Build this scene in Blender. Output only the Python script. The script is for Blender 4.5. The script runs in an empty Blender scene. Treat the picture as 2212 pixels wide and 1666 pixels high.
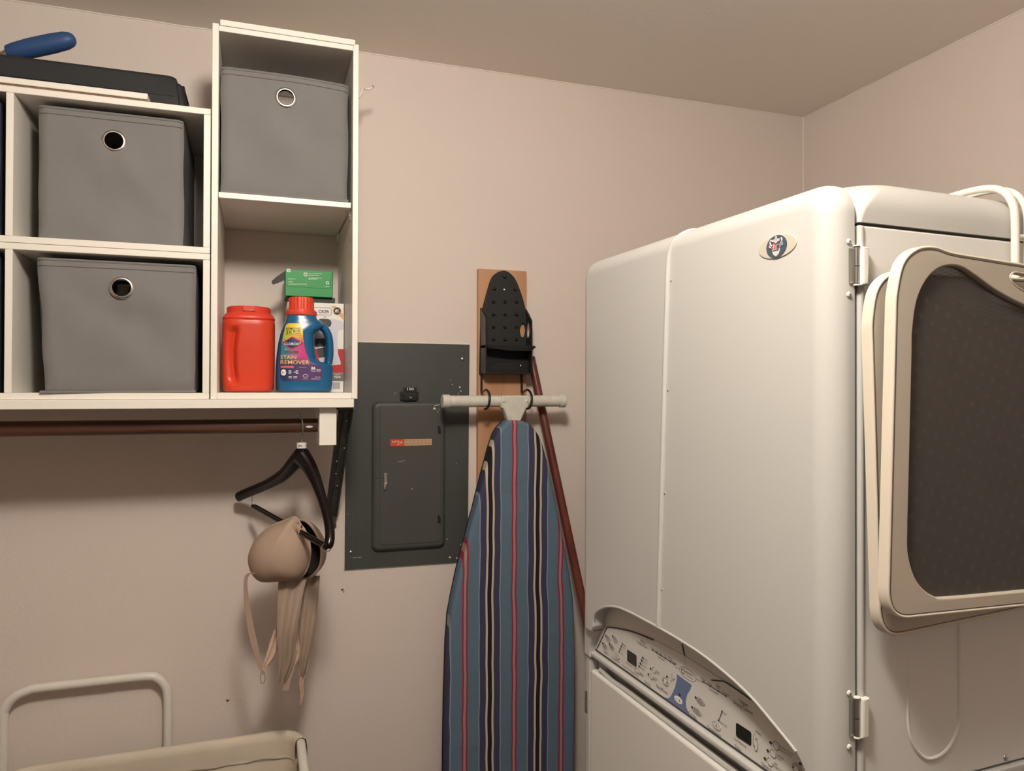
import bpy, bmesh, math, random
from math import sin, cos, pi, radians, sqrt, atan2
from mathutils import Vector, Matrix, noise
from mathutils.geometry import tessellate_polygon

random.seed(7)
scene = bpy.context.scene
C = scene.collection

# ------------------------------------------------------------------ camera, light, exposure
YAW, PITCH, ROLL, CAM_H = radians(18.92), radians(0.40), radians(0.15), 1.61
cam_d = bpy.data.cameras.new('camera')
cam_d.sensor_width = 36.0
cam_d.lens = 1590.0 / 2212.0 * 36.0
cam_d.shift_y = -7.0 / 2212.0
cam_d.clip_start = 0.02
cam = bpy.data.objects.new('camera', cam_d)
C.objects.link(cam)
cam.matrix_world = (Matrix.Translation((0, 0, CAM_H)) @ Matrix.Rotation(-YAW, 4, 'Z')
                    @ Matrix.Rotation(pi / 2 + PITCH, 4, 'X') @ Matrix.Rotation(ROLL, 4, 'Z'))
scene.camera = cam

world = bpy.data.worlds.new('world')
world.use_nodes = True
world.node_tree.nodes['Background'].inputs[0].default_value = (0.9, 0.8, 0.7, 1)
world.node_tree.nodes['Background'].inputs[1].default_value = 0.0
scene.world = world

lamp_d = bpy.data.lights.new('ceiling_bulb', 'POINT')
lamp_d.energy = 47.0
lamp_d.color = (1.0, 0.915, 0.795)
lamp_d.shadow_soft_size = 0.085
lamp = bpy.data.objects.new('ceiling_bulb', lamp_d)
lamp.location = (0.10, 0.40, 2.33)
C.objects.link(lamp)

vs = scene.view_settings
vs.view_transform = 'Standard'
vs.look = 'None'
vs.exposure = 0.0
vs.gamma = 1.0
vs.use_curve_mapping = False

# ------------------------------------------------------------------ materials
MATS = {}


def mat(name, col, rough=0.5, metal=0.0, bump=0.0, bscale=200.0, var=0.0, vscale=8.0, coat=0.0, trans=0.0, spec=0.5, ior=1.45):
    if name in MATS:
        return MATS[name]
    m = bpy.data.materials.new(name)
    m.use_nodes = True
    nt = m.node_tree
    b = nt.nodes['Principled BSDF']
    b.inputs['Base Color'].default_value = (*col, 1)
    b.inputs['Roughness'].default_value = rough
    b.inputs['Metallic'].default_value = metal
    b.inputs['Specular IOR Level'].default_value = spec
    b.inputs['IOR'].default_value = ior
    b.inputs['Coat Weight'].default_value = coat
    b.inputs['Coat Roughness'].default_value = 0.08
    b.inputs['Transmission Weight'].default_value = trans
    tc = nt.nodes.new('ShaderNodeTexCoord')
    if var > 0:
        n = nt.nodes.new('ShaderNodeTexNoise')
        n.inputs['Scale'].default_value = vscale
        n.inputs['Detail'].default_value = 4
        nt.links.new(tc.outputs['Object'], n.inputs['Vector'])
        r = nt.nodes.new('ShaderNodeValToRGB')
        r.color_ramp.elements[0].position = 0.3
        r.color_ramp.elements[1].position = 0.7
        r.color_ramp.elements[0].color = (*[c * (1 - var) for c in col], 1)
        r.color_ramp.elements[1].color = (*[min(1, c * (1 + var)) for c in col], 1)
        nt.links.new(n.outputs['Fac'], r.inputs['Fac'])
        nt.links.new(r.outputs['Color'], b.inputs['Base Color'])
    if bump > 0:
        n = nt.nodes.new('ShaderNodeTexNoise')
        n.inputs['Scale'].default_value = bscale
        n.inputs['Detail'].default_value = 3
        nt.links.new(tc.outputs['Object'], n.inputs['Vector'])
        bp = nt.nodes.new('ShaderNodeBump')
        bp.inputs['Strength'].default_value = bump
        bp.inputs['Distance'].default_value = 0.002
        nt.links.new(n.outputs['Fac'], bp.inputs['Height'])
        nt.links.new(bp.outputs['Normal'], b.inputs['Normal'])
    MATS[name] = m
    return m


def wood(name, c1, c2, rough=0.45, axis='Z', scale=(60, 60, 3)):
    m = mat(name, c1, rough)
    nt = m.node_tree
    b = nt.nodes['Principled BSDF']
    tc = nt.nodes.new('ShaderNodeTexCoord')
    mp = nt.nodes.new('ShaderNodeMapping')
    mp.inputs['Scale'].default_value = scale
    n = nt.nodes.new('ShaderNodeTexNoise')
    n.inputs['Scale'].default_value = 1.0
    n.inputs['Detail'].default_value = 6
    n.inputs['Distortion'].default_value = 0.6
    r = nt.nodes.new('ShaderNodeValToRGB')
    r.color_ramp.elements[0].position = 0.32
    r.color_ramp.elements[1].position = 0.68
    r.color_ramp.elements[0].color = (*c1, 1)
    r.color_ramp.elements[1].color = (*c2, 1)
    nt.links.new(tc.outputs['Object'], mp.inputs['Vector'])
    nt.links.new(mp.outputs['Vector'], n.inputs['Vector'])
    nt.links.new(n.outputs['Fac'], r.inputs['Fac'])
    nt.links.new(r.outputs['Color'], b.inputs['Base Color'])
    return m


M_wall = mat('wall_paint', (0.70, 0.617, 0.572), 0.75, bump=0.25, bscale=160, var=0.015, vscale=3)
M_ceil = mat('ceiling_paint', (0.86, 0.80, 0.74), 0.85, bump=0.2, bscale=180)
M_floor = mat('floor_vinyl', (0.15, 0.115, 0.085), 0.45, var=0.15, vscale=5)
M_caulk = mat('caulk', (0.80, 0.73, 0.66), 0.6)
M_lam = mat('white_laminate', (0.80, 0.76, 0.70), 0.4, bump=0.03, bscale=300)
M_chip = mat('chipboard', (0.21, 0.135, 0.08), 0.9, bump=0.6, bscale=500, var=0.25, vscale=250)
M_paintw = mat('white_paint', (0.80, 0.76, 0.70), 0.5, bump=0.12, bscale=90)
M_fab = mat('grey_fabric', (0.185, 0.179, 0.176), 0.9, bump=0.25, bscale=900, var=0.04, vscale=12)
M_fabd = mat('grey_fabric_stitch', (0.12, 0.118, 0.115), 0.9)
M_navy = mat('navy_fabric', (0.03, 0.035, 0.06), 0.9, bump=0.2, bscale=800)
M_chrome = mat('nickel', (0.72, 0.69, 0.64), 0.22, metal=1.0)
M_steel = mat('steel', (0.50, 0.50, 0.48), 0.32, metal=1.0)
M_panel = mat('panel_grey', (0.060, 0.064, 0.062), 0.42, bump=0.04, bscale=300, var=0.06, vscale=9)
M_panel2 = mat('panel_door_grey', (0.066, 0.066, 0.063), 0.42, bump=0.04, bscale=300, var=0.05, vscale=9)
M_black = mat('black_plastic', (0.012, 0.012, 0.013), 0.35)
M_blackm = mat('black_matte', (0.011, 0.011, 0.012), 0.6)
M_blackg = mat('black_lacquer', (0.006, 0.003, 0.003), 0.22, spec=0.35)
M_case = mat('charcoal_vinyl', (0.018, 0.018, 0.02), 0.7, bump=0.15, bscale=400)
M_bluerub = mat('blue_rubber', (0.028, 0.075, 0.20), 0.5, bump=0.1, bscale=300)
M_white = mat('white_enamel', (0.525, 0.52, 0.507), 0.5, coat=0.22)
M_white_brightened = mat('white_enamel_side_brightened', (0.74, 0.735, 0.72), 0.5)  # same enamel as the front, colour lightened to offset weak light on the side
M_whitepl = mat('white_plastic', (0.78, 0.76, 0.72), 0.4)
M_console = mat('console_plastic', (0.70, 0.685, 0.66), 0.35)
M_tan = mat('greige_plastic', (0.50, 0.445, 0.375), 0.5)
M_tanrim = mat('greige_rim_plastic', (0.66, 0.59, 0.50), 0.45)
M_ink = mat('black_ink', (0.02, 0.02, 0.022), 0.6)
M_inkgrey = mat('grey_ink', (0.16, 0.15, 0.15), 0.6)
M_inkwhite = mat('white_ink', (0.85, 0.83, 0.80), 0.6)
M_inkgold = mat('gold_ink', (0.80, 0.48, 0.16), 0.6)
M_lcd = mat('dark_display', (0.012, 0.014, 0.015), 0.15)
M_blueink = mat('blue_ink', (0.13, 0.18, 0.34), 0.4)
M_redink = mat('red_ink', (0.45, 0.03, 0.03), 0.6)
M_gap = mat('shadow_gap', (0.06, 0.058, 0.055), 0.8)
M_btn = mat('grey_button', (0.45, 0.43, 0.41), 0.5)
M_orange = mat('orange_plastic', (0.56, 0.042, 0.014), 0.34, coat=0.1)
M_orlid = mat('orange_lid_plastic', (0.60, 0.045, 0.025), 0.36)
M_bottle = mat('blue_bottle_plastic', (0.008, 0.10, 0.24), 0.25, coat=0.3)
M_cap = mat('red_orange_cap', (0.66, 0.06, 0.025), 0.35)
M_green = mat('green_card', (0.012, 0.26, 0.06), 0.45)
M_greend = mat('dark_card', (0.03, 0.032, 0.03), 0.6)
M_card = mat('white_card', (0.80, 0.78, 0.76), 0.4)
M_rod = wood('brown_rod', (0.055, 0.022, 0.014), (0.125, 0.055, 0.033), 0.4, scale=(3, 70, 70))
M_pole = wood('red_pole', (0.10, 0.022, 0.017), (0.17, 0.045, 0.032), 0.35, scale=(50, 50, 3))
M_plank = wood('maple_plank', (0.45, 0.235, 0.125), (0.54, 0.30, 0.17), 0.5, scale=(40, 40, 2))
M_bracket = mat('dark_bracket', (0.05, 0.052, 0.052), 0.5, var=0.3, vscale=60)
M_tube = mat('white_tube', (0.74, 0.71, 0.65), 0.3, coat=0.2)
M_tpipe = mat('putty_tube', (0.60, 0.58, 0.52), 0.4, var=0.08, vscale=60)
M_canvas = mat('canvas', (0.60, 0.53, 0.435), 0.9, bump=0.12, bscale=700, var=0.06, vscale=8)
M_nude = mat('nude_fabric', (0.37, 0.265, 0.205), 0.75, bump=0.08, bscale=900)
M_nude2 = mat('nude_mesh', (0.33, 0.25, 0.197), 0.85, bump=0.3, bscale=700)
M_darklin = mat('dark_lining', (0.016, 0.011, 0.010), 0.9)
M_clear = mat('clear_plastic', (0.85, 0.85, 0.83), 0.1, trans=0.9)


# ------------------------------------------------------------------ geometry helpers
class Frame:
    def __init__(s, o, u, v, n):
        s.o, s.u, s.v, s.n = Vector(o), Vector(u), Vector(v), Vector(n)

    def p(s, a, b, d=0.0):
        return s.o + s.u * a + s.v * b + s.n * d


def wallF(y):
    return Frame((0, y, 0), (1, 0, 0), (0, 0, 1), (0, -1, 0))


class Geo:
    def __init__(s):
        s.v, s.f = [], []

    def add(s, vs, fs):
        k = len(s.v)
        s.v += [Vector(p) for p in vs]
        s.f += [tuple(i + k for i in f) for f in fs]
        return s

    def box(s, lo, hi, bev=0.0, seg=2):
        bm = bmesh.new()
        bmesh.ops.create_cube(bm, size=1.0)
        lo, hi = Vector(lo), Vector(hi)
        for v in bm.verts:
            v.co = Vector([(lo[i] + hi[i]) / 2 + v.co[i] * (hi[i] - lo[i]) for i in range(3)])
        if bev > 0:
            bmesh.ops.bevel(bm, geom=bm.edges[:], offset=bev, segments=seg, profile=0.5, affect='EDGES')
        bm.verts.index_update()
        s.add([v.co.copy() for v in bm.verts], [[v.index for v in f.verts] for f in bm.faces])
        bm.free()
        return s

    def tube(s, pts, r, seg=12, closed=False, cap=True, squash=None):
        """sweep; r number or list; squash=(dir, k) flattens the section along dir"""
        pts = [Vector(p) for p in pts]
        n = len(pts)
        rs = r if isinstance(r, (list, tuple)) else [r] * n
        T = []
        for i in range(n):
            a = pts[(i - 1) % n] if (closed or i > 0) else pts[i]
            b = pts[(i + 1) % n] if (closed or i < n - 1) else pts[i]
            T.append((b - a).normalized())
        up = Vector((0, 0, 1)) if abs(T[0].z) < 0.9 else Vector((1, 0, 0))
        N = (up - T[0] * up.dot(T[0])).normalized()
        k = len(s.v)
        for i in range(n):
            N = (N - T[i] * N.dot(T[i]))
            N = N.normalized() if N.length > 1e-6 else T[i].orthogonal().normalized()
            B = T[i].cross(N)
            for j in range(seg):
                a = 2 * pi * j / seg
                off = (N * cos(a) + B * sin(a)) * rs[i]
                if squash:
                    d = Vector(squash[0]).normalized()
                    off = off + d * off.dot(d) * (squash[1] - 1)
                s.v.append(pts[i] + off)
        m = n if closed else n - 1
        for i in range(m):
            for j in range(seg):
                a, b = k + i * seg + j, k + i * seg + (j + 1) % seg
                c, d = k + ((i + 1) % n) * seg + (j + 1) % seg, k + ((i + 1) % n) * seg + j
                s.f.append((a, b, c, d))
        if cap and not closed:
            s.f.append(tuple(k + j for j in range(seg))[::-1])
            s.f.append(tuple(k + (n - 1) * seg + j for j in range(seg)))
        return s

    def cyl(s, a, b, r, seg=20):
        return s.tube([a, b], r, seg)

    def lathe(s, prof, o, axis, seg=24, sx=1.0, sy=1.0, xdir=None):
        """prof [(radius, height)] about axis at o"""
        o, ax = Vector(o), Vector(axis).normalized()
        x = Vector(xdir).normalized() if xdir else ax.orthogonal().normalized()
        y = ax.cross(x)
        k = len(s.v)
        for (r, h) in prof:
            for j in range(seg):
                a = 2 * pi * j / seg
                s.v.append(o + ax * h + x * (r * cos(a) * sx) + y * (r * sin(a) * sy))
        for i in range(len(prof) - 1):
            for j in range(seg):
                s.f.append((k + i * seg + j, k + i * seg + (j + 1) % seg, k + (i + 1) * seg + (j + 1) % seg, k + (i + 1) * seg + j))
        s.f.append(tuple(k + j for j in range(seg))[::-1])
        s.f.append(tuple(k + (len(prof) - 1) * seg + j for j in range(seg)))
        return s

    def slab(s, F, outer, holes=(), d0=0.0, d1=0.01, r=0.0, seg=4, keep=None):
        """flat piece from outline(s) in frame F, depth d0..d1, front rim rounded by r; keep: outline indices not rounded"""
        loops = [ccw(outer, True)] + [ccw(h, False) for h in holes]
        layers = [(d0, 0.0), (d1 - r, 0.0)] if r > 0 else [(d0, 0.0), (d1, 0.0)]
        if r > 0:
            layers += [(d1 - r + r * sin(a), r * (1 - cos(a))) for a in [pi / 2 * (i + 1) / seg for i in range(seg)]]
        ids = []
        for (d, off) in layers:
            row = []
            for li, L in enumerate(loops):
                nrm = loop_normals(L)
                lid = []
                for i, q in enumerate(L):
                    w = off
                    kq = keep(q) if (li == 0 and keep) else 0
                    nx, ny = nrm[i]
                    if kq == 1:
                        w = 0.0
                    elif kq == 2:
                        nx, ny = math.copysign(1.0, nx), 0.0
                    lid.append(len(s.v))
                    s.v.append(F.p(q[0] + nx * w, q[1] + ny * w, d))
                row.append(lid)
            ids.append(row)
        for a, b in zip(ids[:-1], ids[1:]):
            for la, lb in zip(a, b):
                n = len(la)
                for i in range(n):
                    j = (i + 1) % n
                    s.f.append((la[i], la[j], lb[j], lb[i]))
        for row, flip in ((ids[-1], False), (ids[0], True)):
            flat = [i for L in row for i in L]
            if len(row) == 1:
                s.f.append(tuple(flat[::-1]) if flip else tuple(flat))
            else:
                base = [[Vector((((s.v[i] - F.o).dot(F.u)), ((s.v[i] - F.o).dot(F.v)), 0)) for i in L] for L in row]
                for t in tessellate_polygon(base):
                    a, b, c = [flat[x] for x in t]
                    nn = (s.v[b] - s.v[a]).cross(s.v[c] - s.v[a]).dot(F.n)
                    tri = (a, b, c) if (nn > 0) != flip else (a, c, b)
                    s.f.append(tri)
        return s

    def flat(s, F, pts, d=0.0):
        pts = ccw(pts, True)
        k = len(s.v)
        s.v += [F.p(a, b, d) for a, b in pts]
        s.f.append(tuple(range(k, k + len(pts))))
        return s

    def disc(s, F, a, b, r, d=0.0, seg=20, ry=None, rot=0.0):
        return s.flat(F, ell(a, b, r, ry or r, seg, rot), d)

    def ring(s, F, a, b, r, w, d=0.0, ry=None, seg=28, rot=0.0):
        ry = ry or r
        o, i = ell(a, b, r, ry, seg, rot), ell(a, b, r - w, ry - w, seg, rot)
        k = len(s.v)
        s.v += [F.p(x, y, d) for x, y in o] + [F.p(x, y, d) for x, y in i]
        for j in range(seg):
            s.f.append((k + j, k + (j + 1) % seg, k + seg + (j + 1) % seg, k + seg + j))
        return s

    def dome(s, F, a, b, r, h, d=0.0, seg=14, rings=4):
        k = len(s.v)
        for i in range(rings):
            t = pi / 2 * i / rings
            for j in range(seg):
                g = 2 * pi * j / seg
                s.v.append(F.p(a + r * cos(t) * cos(g), b + r * cos(t) * sin(g), d + h * sin(t)))
        s.v.append(F.p(a, b, d + h))
        for i in range(rings - 1):
            for j in range(seg):
                s.f.append((k + i * seg + j, k + i * seg + (j + 1) % seg, k + (i + 1) * seg + (j + 1) % seg, k + (i + 1) * seg + j))
        for j in range(seg):
            s.f.append((k + (rings - 1) * seg + j, k + (rings - 1) * seg + (j + 1) % seg, k + rings * seg))
        return s

    def line(s, F, p, q, w, d=0.0):
        p, q = Vector(p), Vector(q)
        t = (q - p).normalized()
        n = Vector((-t.y, t.x)) * w / 2
        return s.flat(F, [tuple(p - n), tuple(q - n), tuple(q + n), tuple(p + n)], d)

    def rod2(s, F, pts, r, d, closed=False):
        return s.tube([F.p(a, b, d) for a, b in pts], r, 8, closed)

    def ribbon(s, pts, w, wdir, th=0.0012, tw=None):
        """cloth strap: pts centre line, w widths, wdir width directions"""
        n = len(pts)
        pts = [Vector(p) for p in pts]
        ws = w if isinstance(w, (list, tuple)) else [w] * n
        ds = [Vector(x).normalized() for x in (wdir if isinstance(wdir, list) else [wdir] * n)]
        k = len(s.v)
        for i in range(n):
            T = (pts[min(i + 1, n - 1)] - pts[max(i - 1, 0)]).normalized()
            nn = T.cross(ds[i]).normalized() * th / 2
            for sx, sn in ((-1, 1), (1, 1), (1, -1), (-1, -1)):
                s.v.append(pts[i] + ds[i] * (ws[i] / 2 * sx) + nn * sn)
        for i in range(n - 1):
            for j in range(4):
                s.f.append((k + 4 * i + j, k + 4 * i + (j + 1) % 4, k + 4 * i + 4 + (j + 1) % 4, k + 4 * i + 4 + j))
        s.f.append((k, k + 1, k + 2, k + 3))
        e = k + 4 * (n - 1)
        s.f.append((e + 3, e + 2, e + 1, e))
        return s

    def text(s, F, txt, a, b, size, align='LEFT', d=0.0, bold=0.0, sx=1.0, shear=0.0):
        cu = bpy.data.curves.new('t', 'FONT')
        cu.body, cu.size, cu.align_x, cu.offset, cu.shear = txt, 1.0, align, bold, shear
        cu.resolution_u = 3
        cu.space_character = 1.0
        ob = bpy.data.objects.new('t', cu)
        C.objects.link(ob)
        dg = bpy.context.evaluated_depsgraph_get()
        me = bpy.data.meshes.new_from_object(ob.evaluated_get(dg))
        s.add([F.p(a + v.co.x * size * sx, b + v.co.y * size, d) for v in me.vertices], [list(p.vertices) for p in me.polygons])
        bpy.data.objects.remove(ob)
        bpy.data.curves.remove(cu)
        bpy.data.meshes.remove(me)
        return s


def ell(a, b, rx, ry, seg=24, rot=0.0):
    out = []
    for j in range(seg):
        g = 2 * pi * j / seg
        x, y = rx * cos(g), ry * sin(g)
        out.append((a + x * cos(rot) - y * sin(rot), b + x * sin(rot) + y * cos(rot)))
    return out


def area(L):
    return sum(L[i][0] * L[(i + 1) % len(L)][1] - L[(i + 1) % len(L)][0] * L[i][1] for i in range(len(L))) / 2


def ccw(L, want):
    L = [tuple(p)[:2] for p in L]
    return L if (area(L) > 0) == want else L[::-1]


def loop_normals(L):
    n = len(L)
    out = []
    for i in range(n):
        p, q, r = Vector(L[i - 1]), Vector(L[i]), Vector(L[(i + 1) % n])
        e1, e2 = (q - p), (r - q)
        e1 = e1.normalized() if e1.length > 1e-9 else e2.normalized()
        e2 = e2.normalized() if e2.length > 1e-9 else e1
        n1, n2 = Vector((-e1.y, e1.x)), Vector((-e2.y, e2.x))
        m = n1 + n2
        m = m.normalized() if m.length > 1e-6 else n1
        k = max(0.5, m.dot(n1))
        out.append((m.x / k, m.y / k))
    return out


def rrect(x0, y0, x1, y1, r, seg=6):
    out = []
    for cx, cy, a0 in ((x1 - r, y1 - r, 0), (x0 + r, y1 - r, 90), (x0 + r, y0 + r, 180), (x1 - r, y0 + r, 270)):
        for i in range(seg + 1):
            a = radians(a0 + 90 * i / seg)
            out.append((cx + r * cos(a), cy + r * sin(a)))
    return out


def catmull(pts, per=6, closed=False):
    P = [Vector(p) for p in pts]
    n = len(P)
    out = []
    for i in range(n if closed else n - 1):
        g = lambda k: P[k % n] if closed else P[max(0, min(n - 1, k))]
        a, b, c, d = g(i - 1), g(i), g(i + 1), g(i + 2)
        for k in range(per):
            t = k / per
            out.append(0.5 * ((2 * b) + (c - a) * t + (2 * a - 5 * b + 4 * c - d) * t * t + (3 * b - a - 3 * c + d) * t ** 3))
    if not closed:
        out.append(P[-1])
    return out


def cat2(pts, per=6, closed=False):
    return [(v.x, v.y) for v in catmull([(p[0], p[1], 0) for p in pts], per, closed)]


# ------------------------------------------------------------------ object helpers
N0 = Vector((0.6533, 0.6851, 0.0))
TH = radians(2.4)
BASE = {}


def place(o, base, frame):
    base = Vector(base)
    if frame == 'dryer':
        o.location = N0 + Matrix.Rotation(TH, 3, 'Z') @ base
        o.rotation_euler = (0, 0, TH)
    else:
        o.location = base
    BASE[o.name] = base


def tag(o, label, cat, group=None):
    o['label'], o['category'] = label, cat
    if group:
        o['group'] = group


def thing(name, label, cat, base=(0, 0, 0), group=None, frame=None):
    o = bpy.data.objects.new(name, None)
    o.empty_display_size = 0.05
    C.objects.link(o)
    place(o, base, frame)
    tag(o, label, cat, group)
    return o


def mesh_obj(name, geo, m, base, smooth=40):
    me = bpy.data.meshes.new(name)
    me.from_pydata([tuple(v - base) for v in geo.v], [], geo.f)
    me.validate()
    bm = bmesh.new()
    bm.from_mesh(me)
    bmesh.ops.recalc_face_normals(bm, faces=bm.faces[:])
    bm.to_mesh(me)
    bm.free()
    me.materials.append(m)
    if smooth:
        for p in me.polygons:
            p.use_smooth = True
        me.set_sharp_from_angle(angle=radians(smooth))
    o = bpy.data.objects.new(name, me)
    C.objects.link(o)
    if smooth:
        wn = o.modifiers.new('weighted_normals', 'WEIGHTED_NORMAL')
        wn.keep_sharp = True
        wn.weight = 90
    return o


def part(name, geo, m, parent, label=None, smooth=40, kind=None):
    base = BASE[parent.name]
    o = mesh_obj(name, geo, m, base, smooth)
    o.parent = parent
    BASE[o.name] = base
    if label:
        o['label'] = label
    if kind is None and any(k in name for k in ('lettering', 'print', 'marks', '_spot', 'crease', 'chip', 'embossing', 'groove', 'fold_line', 'smear', 'crest', 'logo', 'label_band', 'dark_quarter', 'pink_strip', 'rivet', 'green_mark')) and name != 'chipboard_core':
        kind = 'stuff'
    if kind:
        o['kind'] = kind
    return o


def single(name, geo, m, label, cat, base, group=None, frame=None, smooth=40):
    o = mesh_obj(name, geo, m, Vector(base), smooth)
    place(o, base, frame)
    tag(o, label, cat, group)
    return o


def struct(name, geo, m, smooth=0):
    o = mesh_obj(name, geo, m, Vector((0, 0, 0)), smooth)
    BASE[o.name] = Vector((0, 0, 0))
    o['kind'] = 'structure'
    return o


def remesh(o, vox, it=6):
    o.modifiers.clear()
    md = o.modifiers.new('r', 'REMESH')
    md.mode = 'VOXEL'
    md.voxel_size = vox
    md.use_smooth_shade = True
    sm = o.modifiers.new('s', 'SMOOTH')
    sm.iterations = it
    sm.factor = 0.5
    dg = bpy.context.evaluated_depsgraph_get()
    me = bpy.data.meshes.new_from_object(o.evaluated_get(dg))
    for p in me.polygons:
        p.use_smooth = True
    o.modifiers.clear()
    o.data = me


# ------------------------------------------------------------------ the room
YB, XR, XL, YF, HC = 1.84, 1.572, -2.00, -2.10, 2.44
struct('wall_back', Geo().box((XL - 0.1, YB, 0), (XR + 0.1, YB + 0.1, HC)), M_wall)
struct('wall_right', Geo().box((XR, YF - 0.1, 0), (XR + 0.1, YB, HC)), M_wall)
struct('wall_left', Geo().box((XL - 0.1, YF - 0.1, 0), (XL, YB, HC)), M_wall)
struct('wall_front', Geo().box((XL, YF - 0.1, 0), (XR, YF, HC)), M_wall)
struct('floor', Geo().box((XL - 0.1, YF - 0.1, -0.1), (XR + 0.1, YB + 0.1, 0)), M_floor)
struct('ceiling', Geo().box((XL - 0.1, YF - 0.1, HC), (XR + 0.1, YB + 0.1, HC + 0.1)), M_ceil)
g = Geo()
zz = [1.2 + i * (HC - 1.2) / 40 for i in range(41)]
g.tube([(XR - 0.001 + 0.0008 * noise.noise((0, 0, z * 20)), YB - 0.001, z) for z in zz], 0.0024, 6)
xx = [XL + i * (XR - XL) / 90 for i in range(91)]
g.tube([(x, YB - 0.0005, HC - 0.0012 + 0.0012 * noise.noise((x * 14, 3, 0))) for x in xx], 0.0017, 6)
yy = [YB - i * (YB - YF) / 90 for i in range(91)]
g.tube([(XR - 0.0005, y, HC - 0.0012 + 0.0012 * noise.noise((9, y * 14, 0))) for y in yy], 0.0017, 6)
struct('trim_1', g, M_caulk)
wb = bpy.data.objects['wall_back']
F = wallF(YB)
g = Geo()
for (a, b, r) in ((0.1942, 1.1143, 0.0035), (0.1965, 1.109, 0.002), (-0.0675, 0.8793, 0.0035), (-0.064, 0.880, 0.002)):
    g.flat(F, [(x + random.uniform(-.001, .001), y + random.uniform(-.001, .001)) for x, y in ell(a, b, r, r * 0.8, 9)], 0.0006)
part('wall_chip', g, mat('chip_brown', (0.16, 0.09, 0.04), 0.9), wb)

# ------------------------------------------------------------------ wall shelf, rod, block, bracket
YS = 1.54
single('wall_shelf', Geo().box((XL, 1.53, 1.568), (0.1829, YB - 0.001, 1.5853), 0.0015), M_paintw,
       'long white painted wall shelf board under the cube organizers', 'shelf', (-0.55, 1.7, 1.568))
g = Geo()
g.tube([(XL + 0.002 + i * (0.116 - XL) / 24, 1.60, 1.5335 - 0.0045 * i / 24) for i in range(25)], 0.0146, 20)
rod = thing('closet_rod', 'dark brown wooden closet rod under the white wall shelf', 'rod', (-0.55, 1.60, 1.52))
part('rod_pole', g, M_rod, rod)
g = Geo()
for i, (x, w) in enumerate(((0.098, 0.009), (0.110, 0.006), (0.106, 0.005))):
    g.lathe([(w * 0.2, 0), (w * 0.7, 0.0006), (0.0001, 0.0012)], (x, 1.5862 + 0.0015 * i, 1.532 + 0.004 * (i - 1)), (0, -1, 0.15), 10, 1.2, 0.55, (1, 0, 0))
part('paint_smear', g, M_caulk, rod, 'whitish paint smears near the end of the rod')
single('shelf_block', Geo().box((0.1154, 1.55, 1.490), (0.150, 1.66, 1.5678), 0.0015), M_paintw,
       'white painted lumber block holding the end of the closet rod', 'block', (0.1327, 1.6, 1.49))
bk = thing('shelf_bracket', 'dark steel diagonal shelf bracket beside the electrical panel', 'bracket', (0.171, 1.83, 1.27))
g = Geo()
g.box((0.153, 1.545, 1.5625), (0.189, 1.838, 1.5675), 0.001)
part('arm', g, M_bracket, bk)
g = Geo()
g.box((0.151, 1.834, 1.268), (0.178, 1.8395, 1.325), 0.001)
part('wall_foot', g, M_bracket, bk)
g = Geo()
a, b = Vector((0.171, 1.572, 1.562)), Vector((0.165, 1.830, 1.300))
d = (b - a).normalized()
nrm = Vector((1, 0, 0)).cross(d).normalized()
for sx in (-1, 1):
    pass
prof = [(-0.0145, 0.004), (-0.0145, -0.008), (-0.011, -0.008), (-0.011, 0.000), (-0.003, 0.0), (-0.003, -0.003), (0.003, -0.003), (0.003, 0.0), (0.011, 0.0), (0.011, -0.008), (0.0145, -0.008), (0.0145, 0.004)]
k = len(g.v)
for p in (a, b):
    for (x, y) in prof:
        g.v.append(p + Vector((1, 0, 0)) * x + nrm * y)
n = len(prof)
for i in range(n):
    g.f.append((i, (i + 1) % n, n + (i + 1) % n, n + i))
g.f.append(tuple(range(n)))
g.f.append(tuple(range(2 * n - 1, n - 1, -1)))
part('strut', g, M_bracket, bk)
g = Geo()
for i in range(7):
    t_ = 0.08 + i * 0.12
    q_ = a + (b - a) * t_
    g.dome(Frame(q_ - nrm * 0.0038 if nrm.y > 0 else q_ + nrm * 0.0042, (1, 0, 0), d, (0, -1, -0.9)), random.uniform(-.012, .012), 0.0, 0.0016, 0.0008)
part('paint_spot', g, M_caulk, bk)


# ------------------------------------------------------------------ cube organizers and tall cabinet
def panelbox(name, lo, hi, parent):
    return part(name, Geo().box(lo, hi, 0.0008, 1), M_lam, parent)


def organizer(label, z0, z1, zt0, zb1):
    t = thing('cube_organizer', label, 'shelf unit', (-0.433, 1.69, z0), 'stacked white cube organizers')
    xl = -0.765
    panelbox('top_panel', (xl, YS, zt0), (-0.0925, YB - 0.003, z1), t)
    panelbox('bottom_panel', (xl, YS, z0), (-0.0925, YB - 0.003, zb1), t)
    panelbox('side_panel', (-0.105, YS, zb1), (-0.0925, YB - 0.003, zt0), t)
    panelbox('divider', (-0.433, YS, zb1), (-0.421, YB - 0.003, zt0), t)
    panelbox('side_panel', (xl, YS, zb1), (xl + 0.012, YB - 0.003, zt0), t)
    return t


organizer('upper of two stacked white cube organizers, black case lying on its top', 1.8682, 2.1500, 2.1380, 1.8802)
organizer('lower of two stacked white cube organizers, standing on the wall shelf', 1.5856, 1.8676, 1.8558, 1.5976)

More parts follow.
